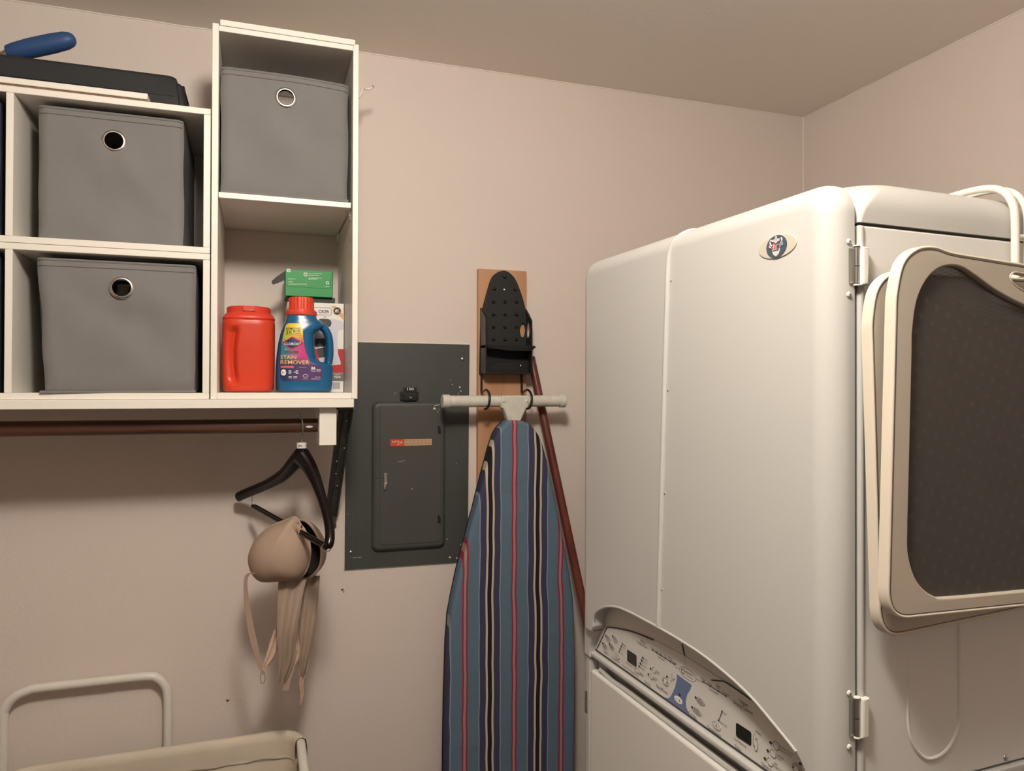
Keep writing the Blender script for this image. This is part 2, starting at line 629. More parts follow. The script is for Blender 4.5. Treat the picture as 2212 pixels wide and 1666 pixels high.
tc_ = thing('tall_cabinet', 'tall narrow white open cabinet holding a grey bin above detergent bottles', 'cabinet', (0.05, 1.69, 1.586))
x0, x1, x2, x3 = -0.0905, -0.0785, 0.1795, 0.1910
panelbox('side_panel', (x0, YS, 1.5856), (x1, YB - 0.003, 2.319), tc_)
sp = panelbox('side_panel', (x2, YS, 1.5856), (x3, YB - 0.003, 2.319), tc_)
panelbox('top_panel', (x1, YS, 2.3045), (x2, YB - 0.003, 2.3155), tc_)
panelbox('bottom_panel', (x1, YS, 1.5856), (x2, YB - 0.003, 1.5980), tc_)
panelbox('shelf_board', (x1 + 0.0005, YS + 0.002, 1.979), (x2 - 0.003, YB - 0.003, 1.9905), tc_)
FS = Frame((x2, 0, 0), (0, -1, 0), (0, 0, 1), (-1, 0, 0))
g = Geo()
for z in [1.63 + 0.032 * i for i in range(20)]:
    for y in (1.578, 1.80):
        g.disc(FS, -y, z, 0.0022, 0.0004, 10)
part('pin_hole', g, M_gap, tc_, kind='stuff')
FL = Frame((x1, 0, 0), (0, 1, 0), (0, 0, 1), (1, 0, 0))
for z, y in ((1.961, 1.575), (1.961, 1.80)):
    g = Geo().box((x2 - 0.009, y - 0.004, z + 0.0135), (x2, y + 0.004, z + 0.0175), 0.0005)
    g.box((x2 - 0.0025, y - 0.004, z), (x2, y + 0.004, z + 0.0135), 0.0005)
    g.cyl((x2 - 0.003, y, z + 0.006), (x2 + 0.002, y, z + 0.006), 0.0025, 10)
    part('shelf_pin', g, M_clear, tc_)
lb = single('loose_board', Geo().box((-0.0765, YS - 0.001, 2.3158), (0.1835, YB - 0.01, 2.3275), 0.0008, 1), M_lam,
            'loose white shelf board lying on top of the tall cabinet', 'board', (0.05, 1.69, 2.3158))
lb2 = thing('loose_board', 'loose white board with raw chipboard underside lying on the upper cube organizer', 'board', (-0.45, 1.66, 2.150))
part('board_face', Geo().box((-0.74, YS + 0.001, 2.1545), (-0.2036, 1.590, 2.1655), 0.0008, 1), M_lam, lb2)
part('chipboard_core', Geo().box((-0.739, YS + 0.004, 2.1501), (-0.205, 1.589, 2.1545)), M_chip, lb2)


# ------------------------------------------------------------------ fabric bins
def bin_(name, label, x0, x1, z0, z1, yf, depth, hole, m, seed, hr=0.0205, mat_ring=True, slant=0.0, droop=0.0, cave=0.0, flap=None):
    t = thing(name, label, 'storage bin', ((x0 + x1) / 2, yf + depth / 2, z0), 'fabric storage bins' if mat_ring else None)
    hx, hz = hole
    NA, K = 96, 14

    def border(a):
        dx, dz = cos(a), sin(a)
        best = 1e9
        if dx > 1e-6: best = min(best, (x1 - hx) / dx)
        if dx < -1e-6: best = min(best, (x0 - hx) / dx)
        if dz > 1e-6: best = min(best, (z1 - hz) / dz)
        if dz < -1e-6: best = min(best, (z0 - hz) / dz)
        return hx + dx * best, hz + dz * best
    angs = sorted([2 * pi * i / NA for i in range(NA)] + [atan2(z - hz, x - hx) % (2 * pi) for x in (x0, x1) for z in (z0, z1)])
    n = len(angs)

    def warp(x, z):
        u, w = (x - x0) / (x1 - x0), (z - z0) / (z1 - z0)
        e = sin(pi * min(1, max(0, u))) * sin(pi * min(1, max(0, w)))
        dy = 0.006 * noise.noise((x * 9 + seed, z * 9, seed)) * e + 0.0035 * noise.noise((x * 22 + z * 10, z * 22 - x * 8, seed + 4)) * e
        dy += 0.010 * e * (0.3 - w) + 0.004 * sin(9 * (u * 0.8 + w) + seed) * e
        ee = 0.012
        du = min(x - x0, x1 - x, z - z0 + 0.004)
        dy += 0.007 * max(0, 1 - max(0, du) / ee) ** 2
        xx = x + slant * (1 - w) * (1 - u) + 0.0025 * noise.noise((seed, z * 14, u * 3)) * (abs(u - .5) * 2) ** 3
        zz = z + droop * w * (u - 0.4) ** 2 * -4 * (1 if u > .4 else .3)
        return xx, yf + dy, zz
    g = Geo()
    for lay, th in ((0, 0.0), (1, 0.003)):
        for kk in range(K + 1):
            for a in angs:
                bx, bz = border(a)
                cx, cz = hx + hr * 0.9 * cos(a), hz + hr * 0.9 * sin(a)
                q = (kk / K) ** 1.15
                x, y, z = warp(cx + (bx - cx) * q, cz + (bz - cz) * q)
                g.v.append(Vector((x, y + th, z)))
    L = (K + 1) * n
    for lay in (0, 1):
        for kk in range(K):
            for j in range(n):
                a, b = lay * L + kk * n + j, lay * L + kk * n + (j + 1) % n
                f = (a, b, b + n, a + n)
                g.f.append(f if lay else f[::-1])
    for j in range(n):
        g.f.append((j, (j + 1) % n, L + (j + 1) % n, L + j))
        a, b = K * n + j, K * n + (j + 1) % n
        g.f.append((a, b, L + b, L + a))
    part('front_panel', g, m, t, smooth=60)
    # side, back and bottom walls
    def wallgrid(p00, p10, p11, p01, nrm, name):
        g = Geo()
        W, Hh = 12, 12
        for lay in (0, 1):
            for i in range(W + 1):
                for j in range(Hh + 1):
                    u, w = i / W, j / Hh
                    p = Vector(p00) * (1 - u) * (1 - w) + Vector(p10) * u * (1 - w) + Vector(p11) * u * w + Vector(p01) * (1 - u) * w
                    e = sin(pi * u) * sin(pi * w)
                    p = p + Vector(nrm) * (e * (0.004 * noise.noise((p.x * 15 + seed, p.y * 15, p.z * 15)) - cave * 0.5) - 0.003 * lay)
                    g.v.append(p)
        M = (W + 1) * (Hh + 1)
        for lay in (0, 1):
            for i in range(W):
                for j in range(Hh):
                    a = lay * M + i * (Hh + 1) + j
                    g.f.append((a, a + Hh + 1, a + Hh + 2, a + 1))
        part(name, g, m, t, smooth=60)
    yb, yq = yf + depth, yf + 0.007
    xr0 = x1 + 0.0
    c = {(i, j): warp([x0, x1][i], [z0, z1][j]) for i in (0, 1) for j in (0, 1)}
    wallgrid(c[1, 0], (x1, yb, z0), (x1, yb, z1), c[1, 1], (1, 0, 0), 'side_panel')
    wallgrid(c[0, 0], (x0 + slant, yb, z0), (x0, yb, z1), c[0, 1], (-1, 0, 0), 'side_panel')
    wallgrid((x0, yb, z0), (x1, yb, z0), (x1, yb, z1), (x0, yb, z1), (0, 1, 0), 'back_panel')
    g = Geo().box((x0 + slant + 0.002, yf + 0.006, z0), (x1 - 0.002, yb - 0.002, z0 + 0.004), 0.001)
    part('base_board', g, m, t)
    # hem seam with stitching, corner seams
    g = Geo()
    P = []
    for i in range(41):
        x, y, z = warp(x0 + 0.002 + (x1 - x0 - 0.004) * i / 40, z1 - 0.0125)
        P.append((x, y - 0.0004, z))
    g.tube(P, 0.0007, 6)
    part('hem_stitching', g, M_fabd, t)
    g = Geo()
    P = []
    for i in range(41):
        x, y, z = warp(x0 + 0.002 + (x1 - x0 - 0.004) * i / 40, z1 - 0.0005)
        P.append((x, y + 0.001, z))
    g.tube(P, 0.0028, 8)
    part('top_hem', g, m, t)
    if flap:
        g = Geo()
        xa, xb, ya, yb2, za, zb = flap
        g.v += [Vector(p) for p in ((xa, yf + 0.02, za), (xb, yf + 0.02, zb), (xb, yb2, zb), (xa, ya, za - 0.0005))]
        g.v += [v + Vector((0, 0, 0.0045)) for v in g.v[:4]]
        g.f += [(0, 1, 2, 3), (4, 5, 6, 7), (0, 1, 5, 4), (1, 2, 6, 5), (2, 3, 7, 6), (3, 0, 4, 7)]
        part('bottom_flap', g, m, t)
    if mat_ring:
        _, hy, _ = warp(hx, hz)
        FF = wallF(hy)
        g = Geo()
        prof = [(0.0150, -0.004), (0.0150, 0.0015), (0.0162, 0.0032), (0.0182, 0.0034), (0.0205, 0.0022), (0.0215, 0.0004), (0.0215, -0.004)]
        kb = len(g.v)
        sg = 36
        for (r, h) in prof:
            for j in range(sg):
                a = 2 * pi * j / sg
                g.v.append(FF.p(hx + r * cos(a), hz + r * sin(a), h))
        for i in range(len(prof)):
            for j in range(sg):
                i2 = (i + 1) % len(prof)
                g.f.append((kb + i * sg + j, kb + i * sg + (j + 1) % sg, kb + i2 * sg + (j + 1) % sg, kb + i2 * sg + j))
        part('grommet', g, M_chrome, t, 'shiny round metal ring grommet')
    return t


bin_('fabric_bin', 'grey fabric bin with metal ring on the upper cube organizer', -0.388, -0.143, 1.8812, 2.1270, 1.562, 0.255,
     (-0.2630, 2.0745), M_fab, 1.3, cave=0.012)
bin_('fabric_bin', 'slumped grey fabric bin on the lower cube organizer, container showing in its ring', -0.388, -0.1195, 1.6030, 1.8445, 1.557, 0.26,
     (-0.2474, 1.7960), M_fab, 5.1, slant=0.014, flap=(-0.376, -0.118, 1.534, 1.548, 1.5980, 1.5985))
bin_('fabric_bin', 'grey fabric bin with metal ring in the top of the tall cabinet', -0.0757, 0.1722, 1.9955, 2.2440, 1.562, 0.255,
     (0.0475, 2.1970), M_fab, 9.7, droop=0.004, flap=(-0.074, 0.171, 1.547, 1.541, 1.9910, 1.9910))
bin_('fabric_bin', 'dark navy fabric bin behind the divider of the upper organizer', -0.740, -0.447, 1.8812, 2.125, 1.556, 0.25, (-0.59, 2.07), M_navy, 2.2, mat_ring=False)
bin_('fabric_bin', 'dark navy fabric bin behind the divider of the lower organizer', -0.740, -0.447, 1.5986, 1.845, 1.556, 0.25, (-0.59, 1.79), M_navy, 3.2, mat_ring=False)
bt = thing('cleaner_bottle', 'small white container with blue print inside the slumped grey bin', 'bottle', (-0.258, 1.64, 1.6075))
part('body', Geo().lathe([(0.026, 0), (0.03, 0.004), (0.03, 0.15), (0.024, 0.175), (0.012, 0.19), (0.012, 0.205)], (-0.258, 1.64, 1.6075), (0, 0, 1)), M_whitepl, bt)
g = Geo()
for k in range(3):
    g.lathe([(0.0303, 0.0), (0.0303, 0.010 - 0.002 * k)], (-0.258, 1.64, 1.7 + 0.022 * k), (0, 0, 1))
part('label_band', g, M_blueink, bt)

# ------------------------------------------------------------------ on top of the left organizers
cs = thing('black_case', 'long charcoal vinyl case lying on the upper cube organizer', 'case', (-0.45, 1.68, 2.150))
sec = [(1.600, 2.153), (1.596, 2.172), (1.597, 2.187), (1.599, 2.189), (1.602, 2.222), (1.612, 2.232), (1.69, 2.234), (1.735, 2.230), (1.742, 2.21), (1.742, 2.155), (1.73, 2.1505), (1.61, 2.1505)]
xs = [(-0.80, 0.9), (-0.79, 1.0), (-0.20, 1.0), (-0.172, 1.0), (-0.163, 0.985), (-0.157, 0.95), (-0.1545, 0.86), (-0.150, 0.84), (-0.146, 0.80), (-0.143, 0.70), (-0.141, 0.5)]
g = Geo()
zc, yc = 2.1505, 1.67
for (x, k) in xs:
    for (y, z) in sec:
        g.v.append(Vector((x + (2.19 - z) * 0.10 * (1 if x > -0.5 else 0), yc + (y - yc) * (0.5 + 0.5 * k), zc + (z - zc) * k)))
n = len(sec)
for i in range(len(xs) - 1):
    for j in range(n):
        g.f.append((i * n + j, i * n + (j + 1) % n, (i + 1) * n + (j + 1) % n, (i + 1) * n + j))
g.f.append(tuple(range(n)))
g.f.append(tuple(range((len(xs) - 1) * n, len(xs) * n)))
part('shell', g, M_case, cs)
part('seam', Geo().tube([(-0.79, 1.5965, 2.1885), (-0.165, 1.5975, 2.1875)], 0.0016, 6), M_blackm, cs)
g = Geo()
g.tube([(-0.150, 1.62, 2.155), (-0.146, 1.61, 2.18), (-0.149, 1.62, 2.215), (-0.152, 1.66, 2.225), (-0.149, 1.71, 2.215), (-0.144, 1.72, 2.18), (-0.146, 1.715, 2.155)], 0.003, 8)
part('end_piping', g, M_blackm, cs)
tl = thing('blue_handled_tool', 'grey metal tool with blue rubber grip resting on the black case', 'tool', (-0.45, 1.68, 2.232))
a, b = Vector((-0.470, 1.68, 2.262)), Vector((-0.350, 1.665, 2.303))
P = [a + (b - a) * t for t in (0, .02, .12, .35, .65, .85, .94, .985, 1.0)]
part('grip', Geo().tube(P, [.012, .0145, .0165, .0185, .0185, .0170, .0135, .008, .001], 20), M_bluerub, tl)
c = a + (a - b) * 1.1
c.z = 2.2445
part('shaft', Geo().tube([a + (b - a) * 0.05, a + (a - b) * 0.05 + Vector((0, 0, -0.004)), a + (a - b) * 0.35 + Vector((0, 0, -0.004)), c], [0.0095, 0.009, 0.0085, 0.008], 14), M_steel, tl)

# ------------------------------------------------------------------ hook on the cabinet side
hk = thing('wire_hook', 'small white wire hook on the outer side of the tall cabinet', 'hook', (0.1912, 1.69, 2.25))
part('base', Geo().slab(Frame((0.1911, 0, 0), (0, 1, 0), (0, 0, 1), (1, 0, 0)), rrect(1.655, 2.235, 1.70, 2.335, 0.02), (), 0, 0.006, 0.003), M_whitepl, hk)
part('wire', Geo().tube(catmull([(0.196, 1.68, 2.262), (0.209, 1.685, 2.266), (0.216, 1.69, 2.280), (0.2195, 1.695, 2.2925), (0.228, 1.70, 2.2935), (0.2355, 1.70, 2.2945), (0.2415, 1.70, 2.2995)], 6), 0.0029, 10), M_tube, hk)
part('tip', Geo().lathe([(0.001, -0.0032), (0.003, -0.0015), (0.003, 0.0015), (0.001, 0.0032)], (0.2425, 1.70, 2.3005), (1, 0, .8), 12), M_steel, hk)


def at(px, py, y):
    """world point of the back-wall-parallel plane at depth y (image measured in 2212x1666 px)"""
    a, b = (px - 1106) / 1590.0, (837 - py) / 1590.0
    d = Vector((sin(YAW) + a * cos(YAW), cos(YAW) - a * sin(YAW), b))
    return Vector((0, 0, CAM_H)) + d * (y / d.y)


def fit(g, F, txt, a0, a1, b, d=0.0, bold=0.0, hmax=None, shear=0.0):
    """text from a0 to a1 with baseline b"""
    q = Geo().text(Frame((0, 0, 0), (1, 0, 0), (0, 1, 0), (0, 0, 1)), txt, 0, 0, 1.0, bold=bold, shear=shear)
    if not q.v:
        return g
    lo, hi = min(v.x for v in q.v), max(v.x for v in q.v)
    s = (a1 - a0) / (hi - lo)
    sy = s if hmax is None else min(abs(s), hmax)
    g.add([F.p(a0 + (v.x - lo) * s, b + v.y * abs(sy), d) for v in q.v], q.f)
    return g


# ------------------------------------------------------------------ orange jug
def loft(g, rows, yc, seg=64, e=3.2, disp=None):
    """rows: (z, x0, x1, half depth)"""
    k = len(g.v)
    for (z, xa, xb, hd) in rows:
        xc, hw = (xa + xb) / 2, (xb - xa) / 2
        for j in range(seg):
            t = 2 * pi * j / seg
            cx, sy = cos(t), sin(t)
            x = xc + hw * math.copysign(abs(cx) ** (2 / e), cx)
            y = yc + hd * math.copysign(abs(sy) ** (2 / e), sy)
            if disp:
                y += disp(x, y, z)
            g.v.append(Vector((x, y, z)))
    for i in range(len(rows) - 1):
        for j in range(seg):
            g.f.append((k + i * seg + j, k + i * seg + (j + 1) % seg, k + (i + 1) * seg + (j + 1) % seg, k + (i + 1) * seg + j))
    g.f.append(tuple(k + j for j in range(seg)))
    g.f.append(tuple(k + (len(rows) - 1) * seg + j for j in range(seg)))
    return g


jug = thing('detergent_jug', 'orange-red plastic tub with a moulded side grip and round lid', 'container', (-0.022, 1.65, 1.598))
xa, xb = -0.0745, 0.0305
base_rows = [(1.5985, .012, .012), (1.600, .006, .006), (1.604, .0025, .003), (1.612, .001, .0015), (1.640, .0, .0005), (1.70, .0, .0), (1.74, .0, .0), (1.7475, .001, .001), (1.7495, .003, .003)]


def interp(rows, z):
    for a, b in zip(rows[:-1], rows[1:]):
        if a[0] <= z <= b[0]:
            t = (z - a[0]) / (b[0] - a[0])
            return [p + (q - p) * t for p, q in zip(a, b)]
    return rows[-1]


rows = []
zs = [1.5985, 1.600, 1.602, 1.604] + [1.607 + i * (1.7475 - 1.607) / 70 for i in range(71)] + [1.7495]
for z in zs:
    _, il, ir = interp(base_rows, z)
    rows.append((z, xa + il, xb - ir, 0.048 - max(il, ir) * 0.8))


def grip(x, y, z):
    if y > 1.65 - 0.01:
        return 0
    # vertical finger recess: curved slot right of the moulded grip
    t = (z - 1.628) / (1.7235 - 1.628)
    if t < -0.15 or t > 1.12:
        return 0
    tt = min(1, max(0, t))
    xe = -0.0500 + 0.0045 * (2 * tt - 1) ** 2 - 0.001
    wdt = 0.0235
    u = (xe - x) / wdt
    if u < -0.35 or u > 1:
        return 0
    edge = min(1, (u + 0.35) / 0.5)
    edge = edge * edge * (3 - 2 * edge)
    fall = (1 - max(0, u)) ** 1.5
    vert = min(1, max(0, (t + 0.15) / 0.15)) * min(1, max(0, (1.12 - t) / 0.12))
    return 0.016 * edge * fall * vert


part('tub', loft(Geo(), rows, 1.65, 160, 3.4, grip), M_orange, jug, smooth=50)
g = Geo()
loft(g, [(1.7497, xa + .001, xb - .001, .047), (1.752, xa - .0003, xb + .0003, .048), (1.7555, xa + .001, xb - .001, .0472), (1.762, xa + .006, xb - .006, .0435), (1.7650, xa + .010, xb - .010, .041)], 1.65, 72, 2.6)
loft(g, [(1.7640, xa + .0085, xb - .0085, .042), (1.7745, xa + .0085, xb - .0085, .042), (1.7768, xa + .011, xb - .011, .040), (1.7775, xa + .02, xb - .02, .03)], 1.65, 72, 2.2)
lid = part('lid', g, M_orlid, jug)
F = wallF(1.65 - 0.0425)
part('tab', Geo().slab(F, rrect(-0.033, 1.7660, -0.009, 1.7755, 0.0015), (), -0.004, 0.002, 0.0008), M_orlid, lid)
g = Geo()
for i in range(9):
    g.flat(F, rrect(-0.026 + i * 0.0015, 1.7668, -0.0251 + i * 0.0015, 1.7685, 0.0002, 2), 0.0023)
part('embossing', g, mat('pale_orange_ink', (0.75, 0.25, 0.18), 0.5), lid)

# ------------------------------------------------------------------ blue stain remover bottle
BX = lambda cx: 0.0167 + 0.0001685 * cx
BZ = lambda cy: 1.8767 - 0.0001733 * cy
bo = thing('stain_remover_bottle', 'blue stain remover bottle with handle, red-orange cap and rainbow label', 'bottle', (0.09, 1.64, 1.598))
R = [(1606, 130, 740, .033), (1596, 108, 762, .035), (1570, 98, 778, .037), (1500, 91, 786, .038), (1400, 88, 791, .038), (1300, 90, 792, .038), (1262, 92, 780, .038), (1228, 94, 640, .038),
     (1200, 96, 585, .038), (1100, 106, 565, .038), (1000, 119, 556, .038), (900, 140, 560, .0375), (860, 152, 585, .037), (825, 164, 640, .036), (780, 180, 680, .0345), (735, 196, 640, .0325), (700, 207, 592, .0315), (660, 216, 580, .0305)]
g = loft(Geo(), [(BZ(cy), BX(a), BX(b), d) for cy, a, b, d in R], 1.64, 64, 2.8)
P = [(600, 745), (660, 790), (712, 850), (742, 940), (750, 1050), (748, 1150), (735, 1230), (700, 1300)]
g.tube([(BX(v.x), 1.64, BZ(v.y)) for v in catmull([(a, b, 0) for a, b in P], 5)], 0.0088, 16, squash=((0, 1, 0), 1.7))
ob = part('body', g, M_bottle, bo)
remesh(ob, 0.0016, 8)
from mathutils.bvhtree import BVHTree
bv = BVHTree.FromPolygons([v.co + BASE[bo.name] for v in ob.data.vertices], [list(p.vertices) for p in ob.data.polygons])


class SurfF:
    """print on the bottle: a,b in label units, laid onto the body"""
    def p(s, a, b, d=0.0):
        x, z = BX(a), BZ(b)
        h = bv.ray_cast(Vector((x, 1.45, z)), Vector((0, 1, 0)))
        y = h[0].y if h[0] else 1.62
        return Vector((x, y - 0.0006 - d, z))


SF = SurfF()


def patch(rows, n=14, d=0.0):
    g = Geo()
    rr = []
    for a, b in zip(rows[:-1], rows[1:]):
        m = max(1, int(abs(b[0] - a[0]) / 22))
        rr += [[p + (q - p) * i / m for p, q in zip(a, b)] for i in range(m)]
    rr.append(rows[-1])
    for (cy, l, r) in rr:
        for i in range(n + 1):
            g.v.append(SF.p(l + (r - l) * i / n, cy, d))
    for j in range(len(rr) - 1):
        for i in range(n):
            a = j * (n + 1) + i
            g.f.append((a, a + 1, a + n + 2, a + n + 1))
    return g


ml = bpy.data.materials.new('rainbow_label')
ml.use_nodes = True
nt = ml.node_tree
b_ = nt.nodes['Principled BSDF']
b_.inputs['Roughness'].default_value = 0.4
tcn = nt.nodes.new('ShaderNodeTexCoord')
sx_ = nt.nodes.new('ShaderNodeSeparateXYZ')
nt.links.new(tcn.outputs['Object'], sx_.inputs[0])


def ramp(src, lo, hi, stops):
    mr = nt.nodes.new('ShaderNodeMapRange')
    mr.inputs[1].default_value, mr.inputs[2].default_value = lo, hi
    nt.links.new(src, mr.inputs[0])
    r = nt.nodes.new('ShaderNodeValToRGB')
    while len(r.color_ramp.elements) < len(stops):
        r.color_ramp.elements.new(0.5)
    for e_, (p, c) in zip(r.color_ramp.elements, stops):
        e_.position, e_.color = p, (*c, 1)
    nt.links.new(mr.outputs[0], r.inputs[0])
    return r.outputs[0]


zl = lambda cy: BZ(cy) - 1.598
yel, lime, teal, mag, org, nav, pur = (.80, .56, .03), (.42, .50, .05), (.03, .22, .28), (.55, .03, .20), (.62, .20, .05), (.012, .03, .10), (.07, .03, .12)
left = ramp(sx_.outputs['Z'], zl(1470), zl(770), [(0, nav), (.28, nav), (.45, teal), (.62, teal), (.75, lime), (.86, lime), (1, yel)])
right = ramp(sx_.outputs['Z'], zl(1470), zl(770), [(0, pur), (.30, pur), (.45, mag), (.62, mag), (.74, org), (.84, yel), (1, yel)])
mrx = nt.nodes.new('ShaderNodeMapRange')
mrx.inputs[1].default_value, mrx.inputs[2].default_value = BX(180) - 0.09, BX(400) - 0.09
nt.links.new(sx_.outputs['X'], mrx.inputs[0])
mx = nt.nodes.new('ShaderNodeMix')
mx.data_type = 'RGBA'
nt.links.new(mrx.outputs[0], mx.inputs['Factor'])
nt.links.new(left, mx.inputs[6])
nt.links.new(right, mx.inputs[7])
nt.links.new(mx.outputs[2], b_.inputs['Base Color'])
lab = part('label', patch([(770, 240, 340), (778, 216, 370), (800, 200, 395), (850, 190, 405), (930, 172, 410), (1000, 160, 418), (1080, 152, 432), (1160, 145, 460), (1240, 140, 500), (1285, 138, 640), (1400, 140, 645), (1440, 148, 630), (1470, 168, 600)]), ml, bo, 'rainbow coloured printed label', smooth=60)


class LabF:
    """as SurfF, with b counted upwards"""
    def p(s, a, b, d=0.0):
        return SF.p(a, -b, d)


SFt = LabF()
g = Geo()
fit(g, SFt, 'REMOVES', 210, 378, -850, 0.0004, 0.012)
fit(g, SFt, '3X', 206, 280, -902, 0.0004, 0.012)
fit(g, SFt, 'MORE', 290, 378, -877, 0.0004, 0.012)
fit(g, SFt, 'STAINS', 290, 380, -900, 0.0004, 0.012, 22)
for i in range(12):
    g.flat(SFt, [(200 + 15.3 * i, -912), (215 + 15.3 * i, -912), (215 + 15.3 * i, -915), (200 + 15.3 * i, -915)], 0.0004)
fit(g, SFt, 'COLORS', 190, 355, -1136, 0.0004, 0.02)
part('dark_lettering', g, M_ink, lab)
g = patch([(935, 268, 298), (1005, 167, 408), (1020, 167, 410), (1085, 264, 288)], 14, 0.0004)
part('badge_border', g, mat('badge_red', (0.45, 0.02, 0.05), 0.4), lab, 'red and white bordered brand badge')
g = patch([(950, 270, 294), (1008, 184, 392), (1018, 184, 392), (1070, 266, 284)], 14, 0.0008)
part('badge_field', g, mat('badge_navy', (0.02, 0.03, 0.12), 0.4), lab)
g = Geo()
fit(g, SFt, 'CLOROX', 186, 362, -1036, 0.0012, 0.02, 74)
fit(g, SFt, '2', 364, 382, -1022, 0.0012, 0.02, 34)
fit(g, SFt, 'for', 193, 213, -1096, 0.0004, 0.01)
fit(g, SFt, '26', 505, 558, -1322, 0.0004, 0.03, 40)
fit(g, SFt, 'LOADS', 505, 560, -1338, 0.0004, 0.02, 14)
for k, (w0, w1, y) in enumerate(((238, 355, 1346), (238, 345, 1362), (238, 358, 1378), (238, 342, 1416), (238, 340, 1432), (570, 628, 1325), (570, 625, 1336), (510, 622, 1355), (410, 468, 1442))):
    g.line(SFt, (w0, -y), (w1, -y), 7 if k < 4 else 4, 0.0004)
fit(g, SFt, '33 FL OZ', 555, 620, -1425, 0.0004, 0.01)
fit(g, SFt, '1.03 QT 975 mL', 510, 622, -1448, 0.0004, 0.01)
for i in range(10):
    t = i / 10
g.ring(SFt, 440, -1405, 31, 4, 0.0004, 20)
part('white_lettering', g, M_inkwhite, lab)
g = Geo()
fit(g, SFt, 'STAIN', 144, 328, -1203, 0.0005, 0.010, 62)
fit(g, SFt, 'REMOVER', 144, 486, -1266, 0.0005, 0.010, 68)
part('gold_lettering', g, M_inkgold, lab)
g = Geo()
for i in range(8):
    g.flat(SFt, [(145 + 19.4 * i, -1284), (164.4 + 19.4 * i, -1284), (164.4 + 19.4 * i, -1314), (145 + 19.4 * i, -1314)], 0.0004)
g.line(SFt, (358, -1304), (450, -1304), 8, 0.0004)
part('pink_strip', g, mat('pink_ink', (0.60, 0.10, 0.14), 0.5), lab)
g = Geo()
g.disc(SFt, 180, -1366, 31, 0.0004, 24, 38)
ds_ = part('round_sticker', g, M_inkwhite, lab)
g = Geo()
fit(g, SFt, '3-1', 160, 200, -1378, 0.0008, 0.02)
part('dark_lettering', g, M_ink, lab)
cx_, cz = BX(398), BZ(660)
g = Geo()
sg = 60
prof = [(0.0318, 0.0), (0.0325, 0.001), (0.0325, 0.0085), (0.0318, 0.0095), (0.0305, 0.0100)]
g.lathe(prof, (cx_, 1.64, cz), (0, 0, 1), sg)
g.lathe([(0.029, 0.0), (0.0292, 0.0095), (0.0288, 0.011)], (cx_, 1.64, cz + 0.001), (0, 0, 1), sg)
cap = part('cap', g, M_cap, bo)
g = Geo()
k = 0
for (h, rr, tp) in ((0.011, 0.0262, 1), (0.036, 0.0256, 1), (0.0385, 0.0240, 0.6), (0.0390, 0.0215, 0)):
    for j in range(120):
        a = 2 * pi * j / 120
        r = rr + 0.0006 * tp * (1 if (j % 6) < 3 else -0.3)
        g.v.append(Vector((cx_ + r * cos(a), 1.64 + r * sin(a), cz + h)))
for i in range(3):
    for j in range(120):
        g.f.append((i * 120 + j, i * 120 + (j + 1) % 120, (i + 1) * 120 + (j + 1) % 120, (i + 1) * 120 + j))
g.f.append(tuple(range(120)))
g.f.append(tuple(range(360, 480)))
part('ribbed_top', g, M_cap, cap)

# ------------------------------------------------------------------ steamer box, green box
sb = thing('steamer_box', 'white cardboard box picturing a garment steamer behind the blue bottle', 'box', (0.118, 1.75, 1.598))
part('carton', Geo().box((0.057, 1.685, 1.5982), (0.1780, 1.825, 1.797), 0.0008, 1), M_card, sb)
F = wallF(1.685)
Q = lambda cx, cy: ((at(580 + .18 * cx, 560 + .18 * cy, 1.685)).x, (at(580 + .18 * cx, 560 + .18 * cy, 1.685)).z)
g = Geo()
g.flat(F, [Q(790, 1085), Q(905, 1085), Q(905, 1370), Q(500, 1370), Q(500, 1085)], 0.0003)
part('red_print', g, M_redink, sb)
g = Geo().flat(F, [Q(500, 1375), Q(903, 1375), Q(903, 1470), Q(500, 1470)], 0.0003)
part('grey_print', g, M_inkgrey, sb)
g = Geo()
a, b = Q(785, 1430), Q(868, 1430)
fit(g, F, 'YEAR', a[0], b[0], a[1], 0.0006, 0.02)
g.line(F, Q(795, 1392), Q(860, 1392), 0.0008, 0.0006)
a, b = Q(795, 632), Q(835, 632)
fit(g, F, '#1', a[0], b[0], a[1], 0.0009, 0.03)
g.line(F, Q(790, 640), Q(850, 640), 0.0008, 0.0009)
part('white_lettering', g, M_inkwhite, sb)
g = Geo()
g.flat(F, [Q(745, 565), Q(800, 565), Q(905, 680), Q(905, 740), Q(880, 720)], 0.0003)
g.ring(F, *Q(820, 628), 0.0095, 0.0016, 0.0006)
part('tan_stripe', g, mat('tan_ink', (0.62, 0.40, 0.20), 0.5), sb)
g = Geo()
g.disc(F, *Q(820, 628), 0.0079, 0.0006)
a, b = Q(596, 650), Q(725, 650)
fit(g, F, 'CKER', a[0], b[0], a[1], 0.0006, 0.015)
o_ = rrect(Q(500, 670)[0], Q(500, 670)[1], Q(748, 592)[0], Q(748, 592)[1], 0.002, 4)
g.rod2(F, o_, 0.0004, 0.0003, True)
g.line(F, Q(655, 700), Q(690, 700), 0.0012, 0.0006)
for i in range(13):
    x = 768 + i * 7.2
    g.flat(F, [Q(x, 1482), Q(x + (2, 4, 3)[i % 3], 1482), Q(x + (2, 4, 3)[i % 3], 1565), Q(x, 1565)], 0.0006)
part('black_print', g, M_ink, sb)
g = Geo()
g.flat(F, [Q(590, 735), Q(640, 718), Q(735, 722), Q(800, 730), Q(870, 745), Q(900, 790), Q(895, 845), Q(850, 858), Q(835, 870), Q(822, 950), Q(835, 1150), Q(866, 1240), Q(866, 1270), Q(640, 1290), Q(600, 1200), Q(560, 900)], 0.0006)
